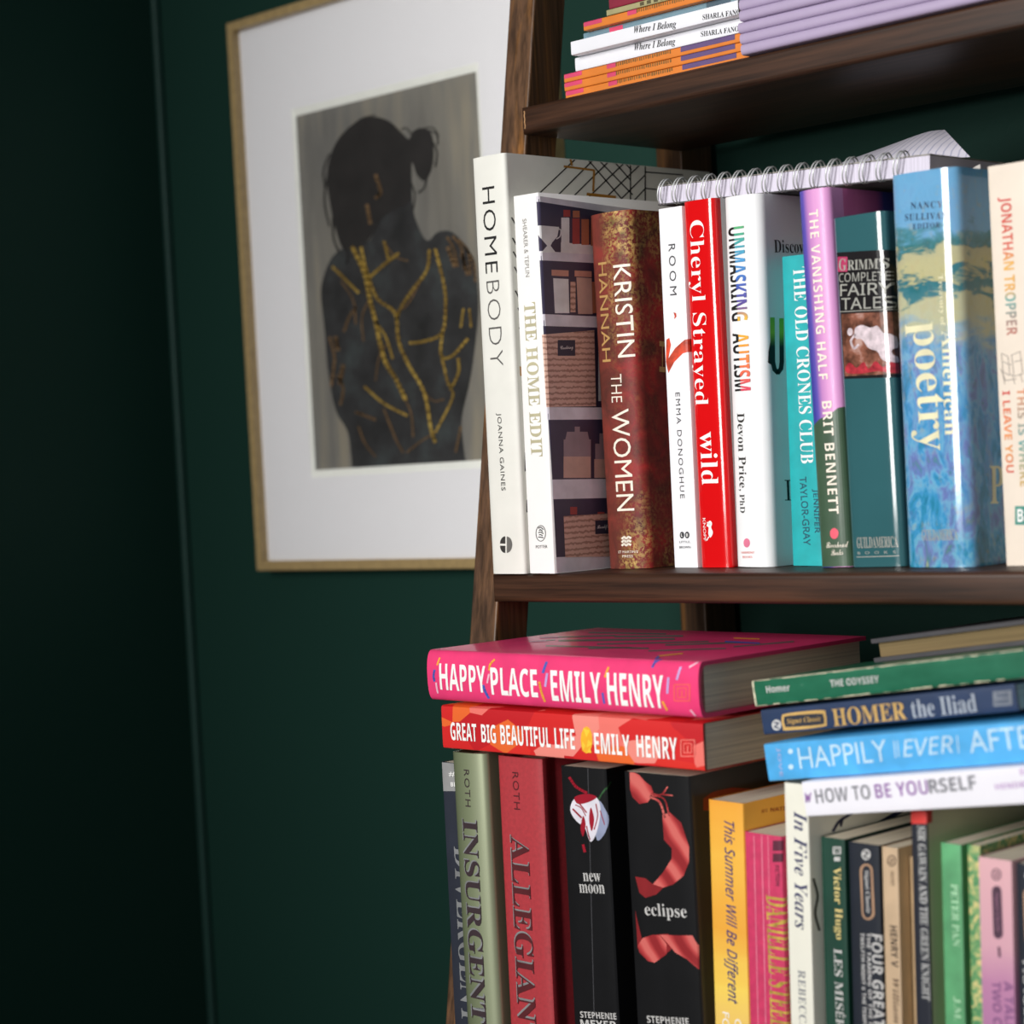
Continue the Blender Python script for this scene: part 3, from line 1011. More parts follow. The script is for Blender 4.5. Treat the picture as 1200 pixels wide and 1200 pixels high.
B.text('publisher_name', SIL, [('GUILDAMERICA', 'B', (1005.5, 636), (1053, 634.6), 13), ('BOOKS', None, (1006.5, 648), (1051, 646.6), 3.2, {'sp': 2.4})])
B.art('publisher_rule', [(SIL, stroke([(1005, 652.6), (1054, 651.2)], 0.9))])

# --- blue painted hardback
mt, nt, b = base_mat('impressionist_painting_jacket', 0.1, 0.9)
sp = nd(nt, 'ShaderNodeSeparateXYZ')
nt.links.new(coords(nt), sp.inputs[0])
nz = noise(nt, coords(nt, (1, 1, 2.5)), 45, 4, 0.6, 0.6)
ma = nd(nt, 'ShaderNodeMath', operation='MULTIPLY_ADD')
nt.links.new(nz, ma.inputs[0])
ma.inputs[1].default_value = 0.045
nt.links.new(sp.outputs['Z'], ma.inputs[2])
mr = nd(nt, 'ShaderNodeMapRange')
mr.inputs['From Min'].default_value = 0.022
mr.inputs['From Max'].default_value = 0.252
nt.links.new(ma.outputs[0], mr.inputs['Value'])
bands = ramp(nt, mr.outputs[0], [(0.0, (60, 150, 150)), (0.1, (58, 150, 186)), (0.25, (74, 160, 208)), (0.42, (92, 150, 204)), (0.55, (132, 172, 204)), (0.61, (196, 194, 156)), (0.665, (198, 192, 146)),
                                 (0.685, (70, 124, 128)), (0.72, (50, 112, 118)), (0.735, (200, 190, 134)), (0.785, (192, 184, 138)), (0.80, (60, 116, 112)), (0.83, (84, 142, 158)), (0.85, (118, 172, 212)), (1.0, (112, 172, 214))])
blot = ramp(nt, noise(nt, coords(nt, (1.3, 1.3, 0.6)), 78, 5, 0.66, 0.6), [(0.28, (24, 70, 118)), (0.38, (40, 128, 160)), (0.45, (70, 150, 206)), (0.52, (128, 186, 214)), (0.6, (118, 112, 186)), (0.68, (72, 132, 104)), (0.76, (220, 204, 140))])
bl = mixc(nt, ramp(nt, mr.outputs[0], [(0.0, (225, 225, 225)), (0.53, (205, 205, 205)), (0.6, (90, 90, 90)), (1.0, (80, 80, 80))]), bands, blot)
gz = ramp(nt, mr.outputs[0], [(0.0, (0, 0, 0)), (0.55, (0, 0, 0)), (0.62, (0, 0, 0))])
mauve = ramp(nt, noise(nt, coords(nt, (1.6, 1.6, 0.6)), 70, 3, 0.6), [(0.5, (0, 0, 0)), (0.62, (150, 150, 150))])
low = nd(nt, 'ShaderNodeMath', operation='LESS_THAN')
nt.links.new(mr.outputs[0], low.inputs[0])
low.inputs[1].default_value = 0.57
mlow = mixc(nt, 1.0, mauve, low.outputs[0], 'MULTIPLY')
c2 = mixc(nt, mlow, bl, (120, 112, 176))
yel = ramp(nt, noise(nt, coords(nt, (1.4, 1.4, 1)), 110, 3, 0.7), [(0.58, (0, 0, 0)), (0.66, (130, 130, 130))])
c3 = mixc(nt, yel, c2, (186, 168, 96))
nt.links.new(c3, b.inputs['Base Color'])
bump(nt, b, noise(nt, coords(nt), 26, 2), 0.10, 0.002)
B = up('book', 'thick glossy hardback wrapped in a blue and yellow water-garden style painting', -0.2225, (1070, 662.5), (1150, 662), (1050, 207), 0.155, mt, t=0.0455, h=0.2268, rr=0.0090, p=3.2, hard=True, group=ROW)
inkb = M('deep_navy_ink', (38, 52, 82), 0.3)
B.text('editor_lettering', inkb, [('NANCY', 'B', (1070, 241.6), (1107, 239.4), 8, {'sp': 1.2, 'w': -0.005}), ('SULLIVAN', 'B', (1063, 255), (1112, 252.6), 8, {'sp': 1.2, 'w': -0.005}), ('EDITOR', 'B', (1072.5, 265.6), (1104, 263.6), 6.5, {'sp': 1.2, 'w': -0.005})])
POE = M('pale_lemon_ink', (232, 226, 188), 0.3)
B.text('title_lettering', POE, [('poetry', 'B', (1083, 378), (1092, 528), 42, {'w': -0.005})])
B.text('title_lettering_small', POE, [('American', 'B', (1112.5, 387), (1117, 510), 14, {'w': -0.005}), ('Treasury of', 'B', (1104, 322), (1107, 382), 7, {'w': -0.005})])
B.text('publisher_name', SIL, [('GUILDAMERICA', 'B', (1083, 627), (1124, 626), 13)])
B.text('cover_lettering', POE, [('P', 'B', (1160, 568), (1176, 568), 44)], face='cover')

# --- cream paperback
CRM = M('cream_card', (232, 218, 202), 0.5, 0.05, var=0.015)
B = up('book', 'cream paperback with multicoloured capitals, rightmost on the middle shelf', -0.212, (1180, 661.5), (1227, 661), (1158, 196), 0.135, CRM, t=0.0265, rr=0.0015, group=ROW)
mcol = axis_ramp('red_yellow_green_ink', 'Z', 0.21, 0.128, [(0.0, (206, 70, 66)), (0.4, (214, 96, 74)), (0.5, (232, 176, 74)), (0.68, (226, 168, 80)), (0.74, (92, 164, 158)), (1.0, (196, 106, 90))], 0.5)
B.text('author_lettering', mcol, [('JONATHAN TROPPER', 'SB', (1177.4, 231), (1185, 393), 16)])
B.text('title_lettering', axis_ramp('red_orange_ink', 'Z', 0.10, 0.05, [(0.0, (206, 66, 72)), (0.45, (232, 130, 60)), (0.7, (226, 150, 70)), (1.0, (206, 70, 80))], 0.5), [('I LEAVE YOU', 'SB', (1179.4, 458), (1184.4, 554), 9)])
B.text('title_lettering_upper', axis_ramp('orange_teal_ink', 'Z', 0.10, 0.04, [(0.0, (226, 140, 90)), (0.5, (86, 160, 160)), (1.0, (222, 170, 70))], 0.5), [('THIS IS WHERE', 'SB', (1197, 455), (1201, 570), 10)])
pen = M('grey_pen_line', (150, 138, 128))
B.art('chair_drawing', [(pen, [q for P_ in ([(1174, 414), (1182, 418), (1184, 440), (1176, 436), (1174, 414)], [(1176, 424), (1186, 428)], [(1186, 416), (1196, 412), (1199, 438), (1189, 441), (1186, 416)], [(1189, 424), (1198, 422)],
                                                  [(1176, 440), (1178, 450)], [(1186, 438), (1190, 450)], [(1196, 438), (1199, 448)], [(1173, 432), (1179, 446), (1192, 444)]) for q in stroke(P_, 0.9)])])
B.art('publisher_mark', [(M('teal_green_ink', (54, 138, 124)), [rect(1190, 593, 1203, 615)])])
B.text('publisher_initial', WHITE, [('B', 'SB', (1193, 604), (1200, 604), 15)], layer=2)

# ================================================================== spiral notebook across the book tops
nrise = math.atan2(-0.0095, 0.212)
aN = hy((771, 243), -0.190) + Vector((0, 0, 0.0012))
NL, ND, NT = 0.212, 0.148, 0.0125
nb = thing('spiral_notebook', 'wire-bound notebook lying flat across the tops of the standing books, coils to the front', 'notebook',
           Matrix.Translation(aN) @ Matrix.Rotation(-nrise, 4, 'Y'))


def local_box(name, x0, x1, y0, y1, z0, z1, mat, bev=0.0):
    bm = bmesh.new()
    box(bm, x0, x1, y0, y1, z0, z1)
    if bev:
        bevel_all(bm, bev, 2)
    return link_mesh(name, bm, mat, nb)


local_box('back_cover', 0, NL, 0, ND, 0, 0.0009, M('grey_board', (70, 68, 70), 0.7))
local_box('page_block', 0.0006, NL - 0.0006, 0.0006, ND - 0.001, 0.001, NT - 0.0004, mat_pages('lilac_white_page_edges', (226, 220, 236), 0))
local_box('front_cover', 0, NL, 0, ND, NT - 0.0003, NT + 0.0004, M('speckled_card_cover', (128, 124, 116), 0.6, var=0.3, scale=500))
bm = bmesh.new()
for k in range(16):
    xk = 0.0045 + k * 0.01235
    for dx in (0, 0.0026):
        pts = []
        for j in range(20):
            a = 2 * math.pi * j / 20
            pts.append((xk + dx + 0.0016 * math.sin(a), 0.0012 + 0.0062 * math.cos(a), NT / 2 + 0.0020 + 0.0082 * math.sin(a)))
        tube(bm, pts, 0.00052, closed=True, n=6)
link_mesh('wire_binding', bm, M('silver_wire', (216, 218, 218), 0.35, 0, 0.03, metal=0.35), nb)
# a few sheets lifted at the back right
mt, nt, b = base_mat('ruled_sheet', 0.7, 0, 0.2)
wv = nd(nt, 'ShaderNodeTexWave', wave_type='BANDS', bands_direction='X')
wv.inputs['Scale'].default_value = 55
nt.links.new(coords(nt), wv.inputs['Vector'])
nt.links.new(ramp(nt, wv.outputs['Fac'], [(0.06, (170, 170, 190)), (0.14, (206, 202, 214))]), b.inputs['Base Color'])



nbi = nb.matrix_world.inverted()
bm = bmesh.new()
low_ = smooth_line([(985, 192), (1030, 190), (1080, 187), (1137, 184)], 4)
top_ = smooth_line([(985, 191), (1040, 171), (1085, 155), (1107, 152)], 4)
rows = []
for (a_, c_) in zip(low_, top_):
    rows.append([bm.verts.new(nbi @ hy((a_[0] + (c_[0] - a_[0]) * v, a_[1] + (c_[1] - a_[1]) * v), -0.125 + 0.035 * v * v)) for v in (0, 0.25, 0.5, 0.75, 1)])
for p_, q_ in zip(rows, rows[1:]):
    for i in range(4):
        bm.faces.new((p_[i], p_[i + 1], q_[i + 1], q_[i]))
link_mesh('lifted_sheet', bm, mt, nb, 60)
bm = bmesh.new()
vs = [bm.verts.new(q) for q in ((NL - 0.001, 0.030, 0.002), (NL + 0.010, 0.020, -0.004), (NL + 0.011, 0.036, -0.003), (NL + 0.011, 0.036, 0.008))]
bm.faces.new((vs[0], vs[1], vs[2]))
bm.faces.new((vs[0], vs[2], vs[3]))
o = link_mesh('bent_page_corner', bm, M('grey_white_paper', (206, 202, 196), 0.7), nb)

# ================================================================== upper shelf
ZT = 1.3200
UP = 'books lying on the upper shelf'
ORG = M('orange_card', (224, 128, 48), 0.45, 0.1, var=0.03)
PKM = M('magenta_print', (216, 70, 110)); PUR = M('dusty_purple_print', (98, 76, 122)); SCR = M('brown_print_lines', (128, 92, 44))
XE = 0.1898


def flat(name, label, y, xl, z, t, d, cover, xe=XE, group=UP, **kw):
    L = xe - xl
    return Book(name, label, lying(xe, y, z, 0.0), t, L, d, cover, group=group, **kw)


def along(B, a, b_, lo, hi):
    """photo outline of a strip of the spine between distances a..b from its left end, heights lo..hi (fractions)"""
    out = []
    for z, x in ((a, lo), (b_, lo), (b_, hi), (a, hi)):
        w = B.M @ Vector((x * B.t, 0, B.h - z))
        v = w - CAM
        k = v.dot(RZ)
        out.append((600 + F * v.dot(RX) / k, 600 + F * v.dot(RY) / k))
    return out


def orange(label, y, xl, z):
    B = flat('paperback', label, y, xl, z, 0.0056, 0.125, ORG)
    polys = []
    rnd = random.Random(int(xl * 1e5))
    for k in range(26):
        p = 0.048 + k * 0.0019
        polys.append(along(B, p, p + 0.0007 + 0.0006 * rnd.random(), 0.5 + 0.1 * rnd.random(), 0.92))
    B.art('spine_print', [(PKM, [along(B, 0.0, 0.017, 0.45, 1.0), along(B, 0.040, 0.048, 0.45, 1.0)]), (SCR, polys), (PUR, [along(B, 0.105, 0.150, 0.4, 1.0)])])
    return B


xo = hy((663, 112), -0.190).x
orange('lowest of the thin orange paperbacks, lying directly on the upper shelf', -0.190, xo, ZT)
orange('second thin orange paperback from the bottom of the upper shelf pile', -0.1905, xo - 0.0003, ZT + 0.0057)
orange('third thin orange paperback from the bottom, just under the white pair', -0.191, xo + 0.0003, ZT + 0.0114)
WB = M('white_novel_card', (240, 240, 246), 0.4, 0.1, var=0.006)
zz = ZT + 0.0171
yw_ = -0.1915
for lab_, px0, wpx, a1, a2, s1, s2 in (('lower of the two white paperbacks with black script, on the orange books', 674, 74, (744, 56.5), (792, 49.2), (822, 40.2), (871, 32.8)),
                                       ('upper of the two white paperbacks with black script, under the grey-blue one', 669, 54, (743.5, 36), (793, 28.8), (824, 20.4), (873, 12.8))):
    B = flat('paperback', lab_, yw_, hy((px0, wpx), yw_).x, zz, 0.0092, 0.13, WB, xe=XE - 0.0005)
    yw_ -= 0.008
    B.text('title_lettering', BLACK, [('Where I Belong', 'BI', a1, a2, 10.5, {'w': -0.004})])
    B.text('author_lettering', BLACK, [('SHARLA FANOU', 'B', s1, s2, 6.2, {'w': -0.004})])
    zz += 0.0094
GB = M('grey_blue_card', (112, 142, 156), 0.45, 0.1)
B = flat('paperback', 'thin grey-blue paperback lying between the white pair and the single orange one', -0.193, hy((684, 44), -0.193).x, zz, 0.0050, 0.128, GB)
B.art('spine_print', [(M('slate_print', (70, 92, 106)), [along(B, 0.108, 0.128, 0, 1)]), (PKM, [along(B, 0.024, 0.036, 0.2, 0.8)])])
zz += 0.0051
orange('single orange paperback above the grey-blue one on the upper shelf', -0.198, hy((684, 32), -0.198).x, zz)
zz += 0.0057
OLV = M('olive_beige_card', (168, 160, 116), 0.5)
B = flat('paperback', 'thin olive-beige paperback under the maroon one at the top of the upper shelf pile', -0.199, hy((711, 19), -0.199).x, zz, 0.0038, 0.125, OLV)
B.art('spine_print', [(M('dark_olive_print', (84, 76, 50)), [along(B, 0.03 + 0.006 * k, 0.0335 + 0.006 * k, 0.2, 0.8) for k in range(9)])])
zz += 0.0039
B = flat('paperback', 'maroon paperback near the top of the upper shelf pile', -0.199, hy((714, 10), -0.199).x, zz, 0.0072, 0.125, M('maroon_card', (138, 32, 56), 0.45))
B.art('spine_print', [(BLACK, [along(B, 0.048 + 0.0035 * k, 0.0505 + 0.0035 * k, 0.3, 0.75) for k in range(12)])])
zz += 0.0073
flat('paperback', 'cream paperback on top of the maroon one, cut by the top of the photo', -0.198, hy((727, 1), -0.198).x, zz, 0.0060, 0.125, M('pale_cream_card', (222, 208, 186), 0.5))
# lilac pile
LIL = M('lilac_card', (176, 160, 190), 0.45, 0.1, var=0.012)
LG = 'lilac booklets piled on the upper shelf'
zl = ZT
names = ('lowest lilac booklet, sticking out over the front edge of the upper shelf', 'second lilac booklet from the bottom of the lilac pile', 'third lilac booklet from the bottom of the lilac pile',
         'fourth lilac booklet from the bottom of the lilac pile', 'fifth lilac booklet from the bottom of the lilac pile', 'sixth lilac booklet from the bottom, cut by the top of the photo')
LY = -0.2035
x_l = hy((868, 58), LY).x
first = None
for k, lb in enumerate(names):
    dx, dy = (0, -0.001, -0.0022, 0.0006, 0, 0.001)[k], (0, 0.0008, 0.001, -0.0006, 0.0004, 0)[k]
    if first is None:
        B = flat('booklet', lb, LY, x_l, zl, 0.0068, 0.16, LIL, xe=x_l + 0.225, group=LG, pages=PGW, rr=0.0026, p=2.4)
        first = B.root
    else:
        r = first.copy()
        COL.objects.link(r)
        r['label'] = lb
        r.matrix_world = lying(x_l + 0.225 + dx, LY + dy, zl)
        for ch in first.children:
            q = ch.copy()
            COL.objects.link(q)
            q.parent = r
    zl += 0.00695

# ================================================================== lower shelf, standing
ZL = 0.6843
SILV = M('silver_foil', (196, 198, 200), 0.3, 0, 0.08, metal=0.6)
B = up('book', 'dark navy paperback with a grey band at its head, far left of the lower row', -0.3078, (534, 1198), (551, 1198), (518.7, 894), 0.135, M('dark_navy_card', (44, 48, 60), 0.45, 0.1), zb=ZL, t=0.0232, group=LOW, h=0.196)
B.art('grey_band', [(M('mid_grey_print', (150, 150, 150)), [[(512, 885), (570, 885), (570, 927), (514, 927)]])])
B.text('band_lettering', WHITE, [('#1', 'SB', (526.5, 907), (538, 907), 6), ('BESTSELLER', 'SB', (529, 919), (562, 919), 5)], layer=2)
B.text('title_lettering', SILV, [('DIVERGENT', 'B', (543, 993), (552.5, 1200), 22)])

mt = axis_ramp('sage_green_metallic_sheen', 'X', 0.0, 0.037, [(0.0, (112, 122, 92)), (0.45, (150, 160, 126)), (0.72, (176, 184, 152)), (1.0, (120, 126, 100))], 0.34, 0.2, 0.25, 9, (1, 1, 0.5), metal=0.35)  # bright band right of centre: metallic sheen put into the colour
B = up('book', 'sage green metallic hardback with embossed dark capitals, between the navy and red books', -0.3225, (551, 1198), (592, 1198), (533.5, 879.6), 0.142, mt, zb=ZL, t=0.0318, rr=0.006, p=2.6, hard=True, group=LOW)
DKC = M('dark_plum_foil', (66, 54, 58), 0.3, 0.3)
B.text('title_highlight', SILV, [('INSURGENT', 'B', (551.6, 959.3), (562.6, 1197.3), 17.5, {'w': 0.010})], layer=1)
B.text('title_lettering', DKC, [('INSURGENT', 'B', (552.6, 960.5), (563.8, 1199), 17, {'sp': 1.0})], layer=3)
B.text('author_lettering', DKC, [('ROTH', None, (548.6, 901.5), (550.8, 945), 6, {'sp': 1.2})])

B = up('book', 'red cloth hardback with embossed capitals and a ridged hinge, right of the sage green book', -0.3165, (601, 1200), (655, 1200), (586, 885), 0.142, M('brick_red_cloth', (174, 50, 58), 0.6, 0.05, var=0.05, scale=400), zb=ZL, t=0.0395,
       rr=0.0035, p=4, hard=True, groove=True, group=LOW)
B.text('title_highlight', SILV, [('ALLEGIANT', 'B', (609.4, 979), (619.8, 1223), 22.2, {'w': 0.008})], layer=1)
B.text('title_lettering', M('dark_red_foil', (92, 42, 46), 0.3, 0.3), [('ALLEGIANT', 'B', (610.2, 980.5), (620.6, 1225), 21.5)], layer=3)
B.text('author_lettering', M('dark_red_foil', (92, 42, 46)), [('ROTH', None, (605, 904.5), (607.4, 948.6), 7, {'sp': 1.15})])

BLK = M('black_coated_card', (21, 21, 23), 0.35, 0.25, var=0.08)
B = up('book', 'black paperback with a red and white flower on its spine, right of the red hardback', -0.315, (674, 1200), (725, 1200), (661, 897), 0.137, BLK, zb=ZL, t=0.0378, group=LOW, lean=0.0)
petw = M('white_petal_print', (226, 222, 232), 0.35); petr = M('crimson_petal_print', (156, 26, 44), 0.35); stem = M('green_stem_print', (52, 92, 56), 0.35); petb = M('lilac_grey_petal_print', (150, 158, 186), 0.35)
B.art('flower_print', [(stem, stroke(smooth_line([(715, 918), (707, 928), (700, 940)]), 1.8)),
                       (petb, [blob([(702, 938), (711, 952), (712, 968), (707, 980), (700, 984), (697, 960)])]),
                       (petw, [blob([(672, 938), (682, 932), (697, 932), (704, 944), (703, 962), (698, 980), (692, 986), (686, 970), (676, 962), (669, 950)])]),
                       (petr, [blob([(674, 934), (688, 930), (700, 934), (690, 940), (678, 942)]), blob([(684, 956), (687, 966), (684, 980), (681, 970)]), blob([(693, 946), (697, 960), (694, 974), (691, 960)])] +
                        stroke(smooth_line([(668, 911), (676, 922), (688, 929)]), 3.2) + stroke([(684, 990), (686, 998)], 3) + stroke([(672, 948), (682, 958)], 2) + stroke([(680, 942), (688, 952)], 1.6) + stroke(smooth_line([(699, 942), (701, 956), (697, 972)]), 1.3) + stroke(smooth_line([(675, 943), (682, 947), (687, 956)]), 1.1) + stroke(smooth_line([(688, 968), (690, 977), (692, 984)]), 1.4) + stroke([(704, 950), (709, 966)], 1.0))])
WI = M('soft_white_ink', (200, 198, 196), 0.45)
B.text('title_lettering', WI, [('new', 'B', (684, 1027.6), (704.6, 1028.4), 10, {'w': -0.004}), ('moon', 'B', (679.6, 1041), (709, 1042), 10.5, {'w': -0.004})])
B.text('author_lettering', WI, [('STEPHENIE', 'SB', (680.6, 1188.6), (722.6, 1191), 7.5), ('MEYER', 'SB', (681, 1199), (723, 1201.4), 9)])
B.art('spine_crease', [(M('crease_grey', (74, 74, 78)), stroke([(689.4, 900), (692, 1000), (697, 1200)], 0.7))])

B = up('book', 'thick black paperback with a twisting coral ribbon on its spine, beside the yellow book', -0.3145, (748, 1200), (824, 1200), (737.5, 898), 0.137, BLK, zb=ZL, t=0.0525, rr=0.002, group=LOW, lean=0.0, h=0.2012)
mt, nt, b = base_mat('coral_ribbon_print', 0.35, 0.2)
wv = nd(nt, 'ShaderNodeTexWave', wave_type='BANDS', bands_direction='DIAGONAL')
wv.inputs['Scale'].default_value = 26
wv.inputs['Distortion'].default_value = 3
nt.links.new(coords(nt), wv.inputs['Vector'])
nt.links.new(ramp(nt, wv.outputs['Fac'], [(0.15, (150, 42, 46)), (0.6, (196, 74, 74)), (0.9, (216, 108, 102))]), b.inputs['Base Color'])
rib = mt
rib2 = M('dark_coral_ribbon_print', (138, 38, 42), 0.35, 0.2)
B.art('ribbon_print', [
    (rib2, [[(745, 1027), (757, 1029), (766, 1036), (778, 1040), (770, 1048), (757, 1052), (750, 1046)], [(745, 1066), (748, 1080), (754, 1104), (748, 1112)], [(770, 1095), (784, 1094), (790, 1110), (781, 1118)]]),
    (rib, [[(738.5, 902), (750, 908), (757, 916), (764, 921), (767, 930), (760, 940), (750, 942), (742, 934), (739, 925)],
           [(777, 955), (786, 952), (799, 964), (803, 976), (808, 992), (808, 1010), (802, 1026), (790, 1036), (778, 1040), (766, 1036), (778, 1022), (788, 1006), (788, 994), (779, 984)],
           [(754, 1099), (766, 1095), (774, 1096), (782, 1106), (782, 1118), (768, 1128), (760, 1126), (750, 1116), (748, 1108)],
           [(774, 1095), (796, 1096), (812, 1096), (818, 1108), (819, 1136), (806, 1124), (792, 1116), (784, 1106)]] +
     stroke(smooth_line([(763, 934), (774, 940), (780, 958)]), 2.4) + stroke(smooth_line([(763, 932), (779, 936), (785, 956)]), 1.6) + stroke(smooth_line([(764, 930), (776, 931), (783, 922)]), 1.8) + stroke([(778, 931), (789, 932)], 1.4))])
B.text('title_lettering', WI, [('eclipse', 'B', (756.5, 1067), (805.5, 1070), 19, {'w': -0.004})])
B.text('author_lettering', WI, [('STEPHENIE', 'SB', (759, 1194), (808, 1197), 8.5)])

B.art('cover_ribbon_print', [(M('dark_red_ribbon_print', (128, 34, 38), 0.35, 0.2), [[(824, 950), (824, 936), (835, 928), (856, 923), (880, 924), (878, 930), (850, 932), (838, 938), (833, 950)]])], face='cover')  # dark red ribbon print on the front cover

YC = axis_ramp('yellow_orange_wash_card', 'Z', 0.0, 0.19, [(0.0, (214, 132, 92)), (0.25, (240, 196, 110)), (0.42, (250, 214, 92)), (0.6, (240, 170, 58)), (0.8, (246, 188, 70)), (1.0, (238, 160, 50))], 0.5, 0.1, 0.25, 14, (0.4, 0.4, 3))
B = up('book', 'yellow-orange paperback with blue handwriting down its spine', -0.310, (839, 1200), (881, 1200), (834, 938), 0.13, YC, zb=ZL, t=0.0262, group=LOW, lean=0.03)
INK = M('royal_blue_pen_ink', (40, 36, 112), 0.5)
B.text('title_lettering', INK, [('This Summer Will Be Different', 'SI', (853.4, 962), (858.4, 1176), 16, {'w': 0.006, 'sh': 0.1})])
B.text('author_lettering', WHITE, [('FORT', None, (851, 1186), (851.6, 1226), 8), ('CARL', None, (865.5, 1194), (866, 1236), 8)])
B.text('cover_lettering', M('rust_ink', (176, 70, 30)), [('#1 NATIONAL', 'SB', (892, 950.5), (940, 945), 5)], face='cover')

HP = M('hot_pink_card', (206, 58, 100), 0.45, 0.1, var=0.05, scale=200)
B = up('book', 'hot pink paperback with gold-green condensed capitals, right of the yellow book', -0.3105, (880, 1200), (926, 1200), (877, 976), 0.108, HP, zb=ZL, t=0.0272, group=LOW, lean=0.03)
B.text('author_lettering', M('gold_green_foil', (186, 160, 70), 0.35, 0.2, var=0.25, scale=150), [('DANIELLE STEEL', 'B', (910.4, 1050), (916, 1206), 25)])
B.art('publisher_box', [(M('plum_print', (92, 30, 54)), [rect(906, 985, 917, 997), rect(906, 1000, 917, 1010)])])
B.text('publisher_name', M('plum_print', (92, 30, 54)), [('FICTION', 'SB', (911, 1014), (912, 1038), 4.5)])
B.art('spine_creases', [(M('pale_pink_crease', (244, 150, 174)), stroke([(884, 980), (889, 1200)], 0.7) + stroke([(893, 979), (898, 1200)], 0.8) + stroke([(900.5, 979), (905, 1200)], 0.6))])

B = up('book', 'white paperback with dark blue brush script, standing tall beside the white lying book', -0.312, (928, 1200), (957, 1200), (921, 914), 0.135, M('warm_white_card', (238, 236, 222), 0.45, 0.1, var=0.01), zb=ZL, t=0.0166, group=LOW, lean=0.03, h=0.2015)
NI = M('navy_brush_ink', (40, 44, 92), 0.5)
B.text('title_lettering', NI, [('In Five Years', 'BI', (938.4, 951), (939.6, 1089), 15, {'w': -0.004})])
B.text('author_lettering', M('cool_grey_ink', (128, 130, 138)), [('REBECCA SERLE', 'B', (940, 1137), (943, 1262), 8.5, {'w': -0.004, 'sp': 1.1})])
B.art('cover_brush_art', [(NI, stroke(smooth_line([(976, 974), (984, 962), (1000, 952), (1016, 940)]), 3.4) + stroke(smooth_line([(1030, 965), (1046, 956), (1062, 946), (1076, 938)]), 5.5) + stroke(smooth_line([(985, 968), (987, 960)]), 3)),
                          (M('dark_floral_print', (96, 92, 84)), stroke(smooth_line([(953, 1030), (958, 1050), (955, 1070), (960, 1090)]), 3))], face='cover')

LM = M('bottle_green_card', (16, 62, 48), 0.45, 0.1)
B = up('book', 'dark green paperback with pale yellow and white serif lettering, right of the brush script book', -0.303, (969, 1200), (996.5, 1200), (964, 981), 0.106, LM, zb=ZL, t=0.0166, group=LOW, lean=0.03)
B.text('author_lettering', M('straw_ink', (222, 200, 130)), [('Victor Hugo', 'B', (980.2, 1015.7), (983.6, 1101), 11)])
B.text('title_lettering', WI, [('LES MIS\u00c9RABLES', 'B', (983.6, 1112), (988, 1262), 12)])
B.art('publisher_mark', [(WI, [rect(976.5, 992, 986, 1001), rect(978, 1004, 985, 1009)])])
B.text('publisher_initial', LM, [('W', 'SB', (978, 996.5), (985, 996.5), 7)], layer=2)

CAPS = M('tan_outline_ink', (176, 138, 108))


def capsule(B, cx0, y0, y1, rx, mat_o, mat_i, txt_mat, slope=0.03, txt='Signet Classic'):
    pts = []
    for k in range(13):
        a = math.pi * k / 12
        pts.append((cx0 + rx * math.cos(a), y0 + rx * 1.1 - rx * 1.1 * math.sin(a)))
    for k in range(13):
        a = math.pi * k / 12
        pts.append((cx0 - rx * math.cos(a) + (y1 - y0) * slope, y1 - rx * 1.1 + rx * 1.1 * math.sin(a)))
    inn = [(cx0 + (x - cx0) * 0.68 + (y1 - y0) * slope * 0.12, (y0 + y1) / 2 + (y - (y0 + y1) / 2) * 0.93) for x, y in pts]
    B.art('series_badge', [(mat_o, [pts]), (mat_i, [inn])])
    B.text('series_lettering', txt_mat, [(txt, 'B', (cx0 + 0.3, y0 + 8), (cx0 + (y1 - y0) * slope, y1 - 8), rx * 0.8)], layer=2)


FB = M('blue_black_card', (26, 32, 44), 0.45, 0.1)
B = up('book', 'blue-black paperback with bold white capitals and a tan outlined badge', -0.3025, (1001, 1200), (1037, 1200), (996, 987), 0.106, FB, zb=ZL, t=0.0208, group=LOW, lean=0.03)
capsule(B, 1015.6, 1012, 1078, 7.6, CAPS, FB, WI, 0.035)
B.art('publisher_mark', [(WI, [circ(1015.4, 1001.4, 5.4, 6.4)]), (FB, stroke(smooth_line([(1013, 997.5), (1018, 999.5), (1012.8, 1003.4), (1017.8, 1005.5)]), 1.5))])
B.text('title_lettering', WI, [('FOUR GREAT COMEDIES', 'SB', (1027.6, 1095), (1033, 1300), 11.5)])
B.text('subtitle_lettering', WI, [('THE TAMING OF THE SHREW', 'SB', (1018.4, 1093), (1022, 1232), 4.5), ('TWELFTH NIGHT & THE TEMPEST', 'SB', (1011, 1093), (1014.4, 1212), 4.5)])

HB = M('sand_card', (200, 172, 140), 0.5, 0.05, var=0.04)
B = up('book', 'slim sand-coloured paperback with small dark capitals, right of the blue-black book', -0.302, (1040, 1200), (1058.5, 1200), (1035, 992), 0.106, HB, zb=ZL, t=0.0106, group=LOW, lean=0.03)
B.art('publisher_mark', [(M('umber_ink', (92, 70, 54)), stroke(circ(1045.4, 1008.6, 4.6, 6, 18) + [circ(1045.4, 1008.6, 4.6, 6, 18)[0]], 1.3) + stroke(smooth_line([(1043.4, 1006), (1047.6, 1007.6), (1043.2, 1010.4), (1047.4, 1012)]), 1.1))])
B.text('title_lettering', M('dark_umber_ink', (56, 44, 38)), [('HENRY V', 'SB', (1047.4, 1084.7), (1049.4, 1133), 8)])
B.text('author_lettering', M('umber_ink', (92, 70, 54)), [('William Shakespeare', 'BI', (1049, 1146), (1053, 1290), 9, {'w': -0.004})])
B.text('series_lettering', M('umber_ink', (92, 70, 54)), [('SIGNET', 'B', (1046, 1021), (1046.5, 1038), 4)])

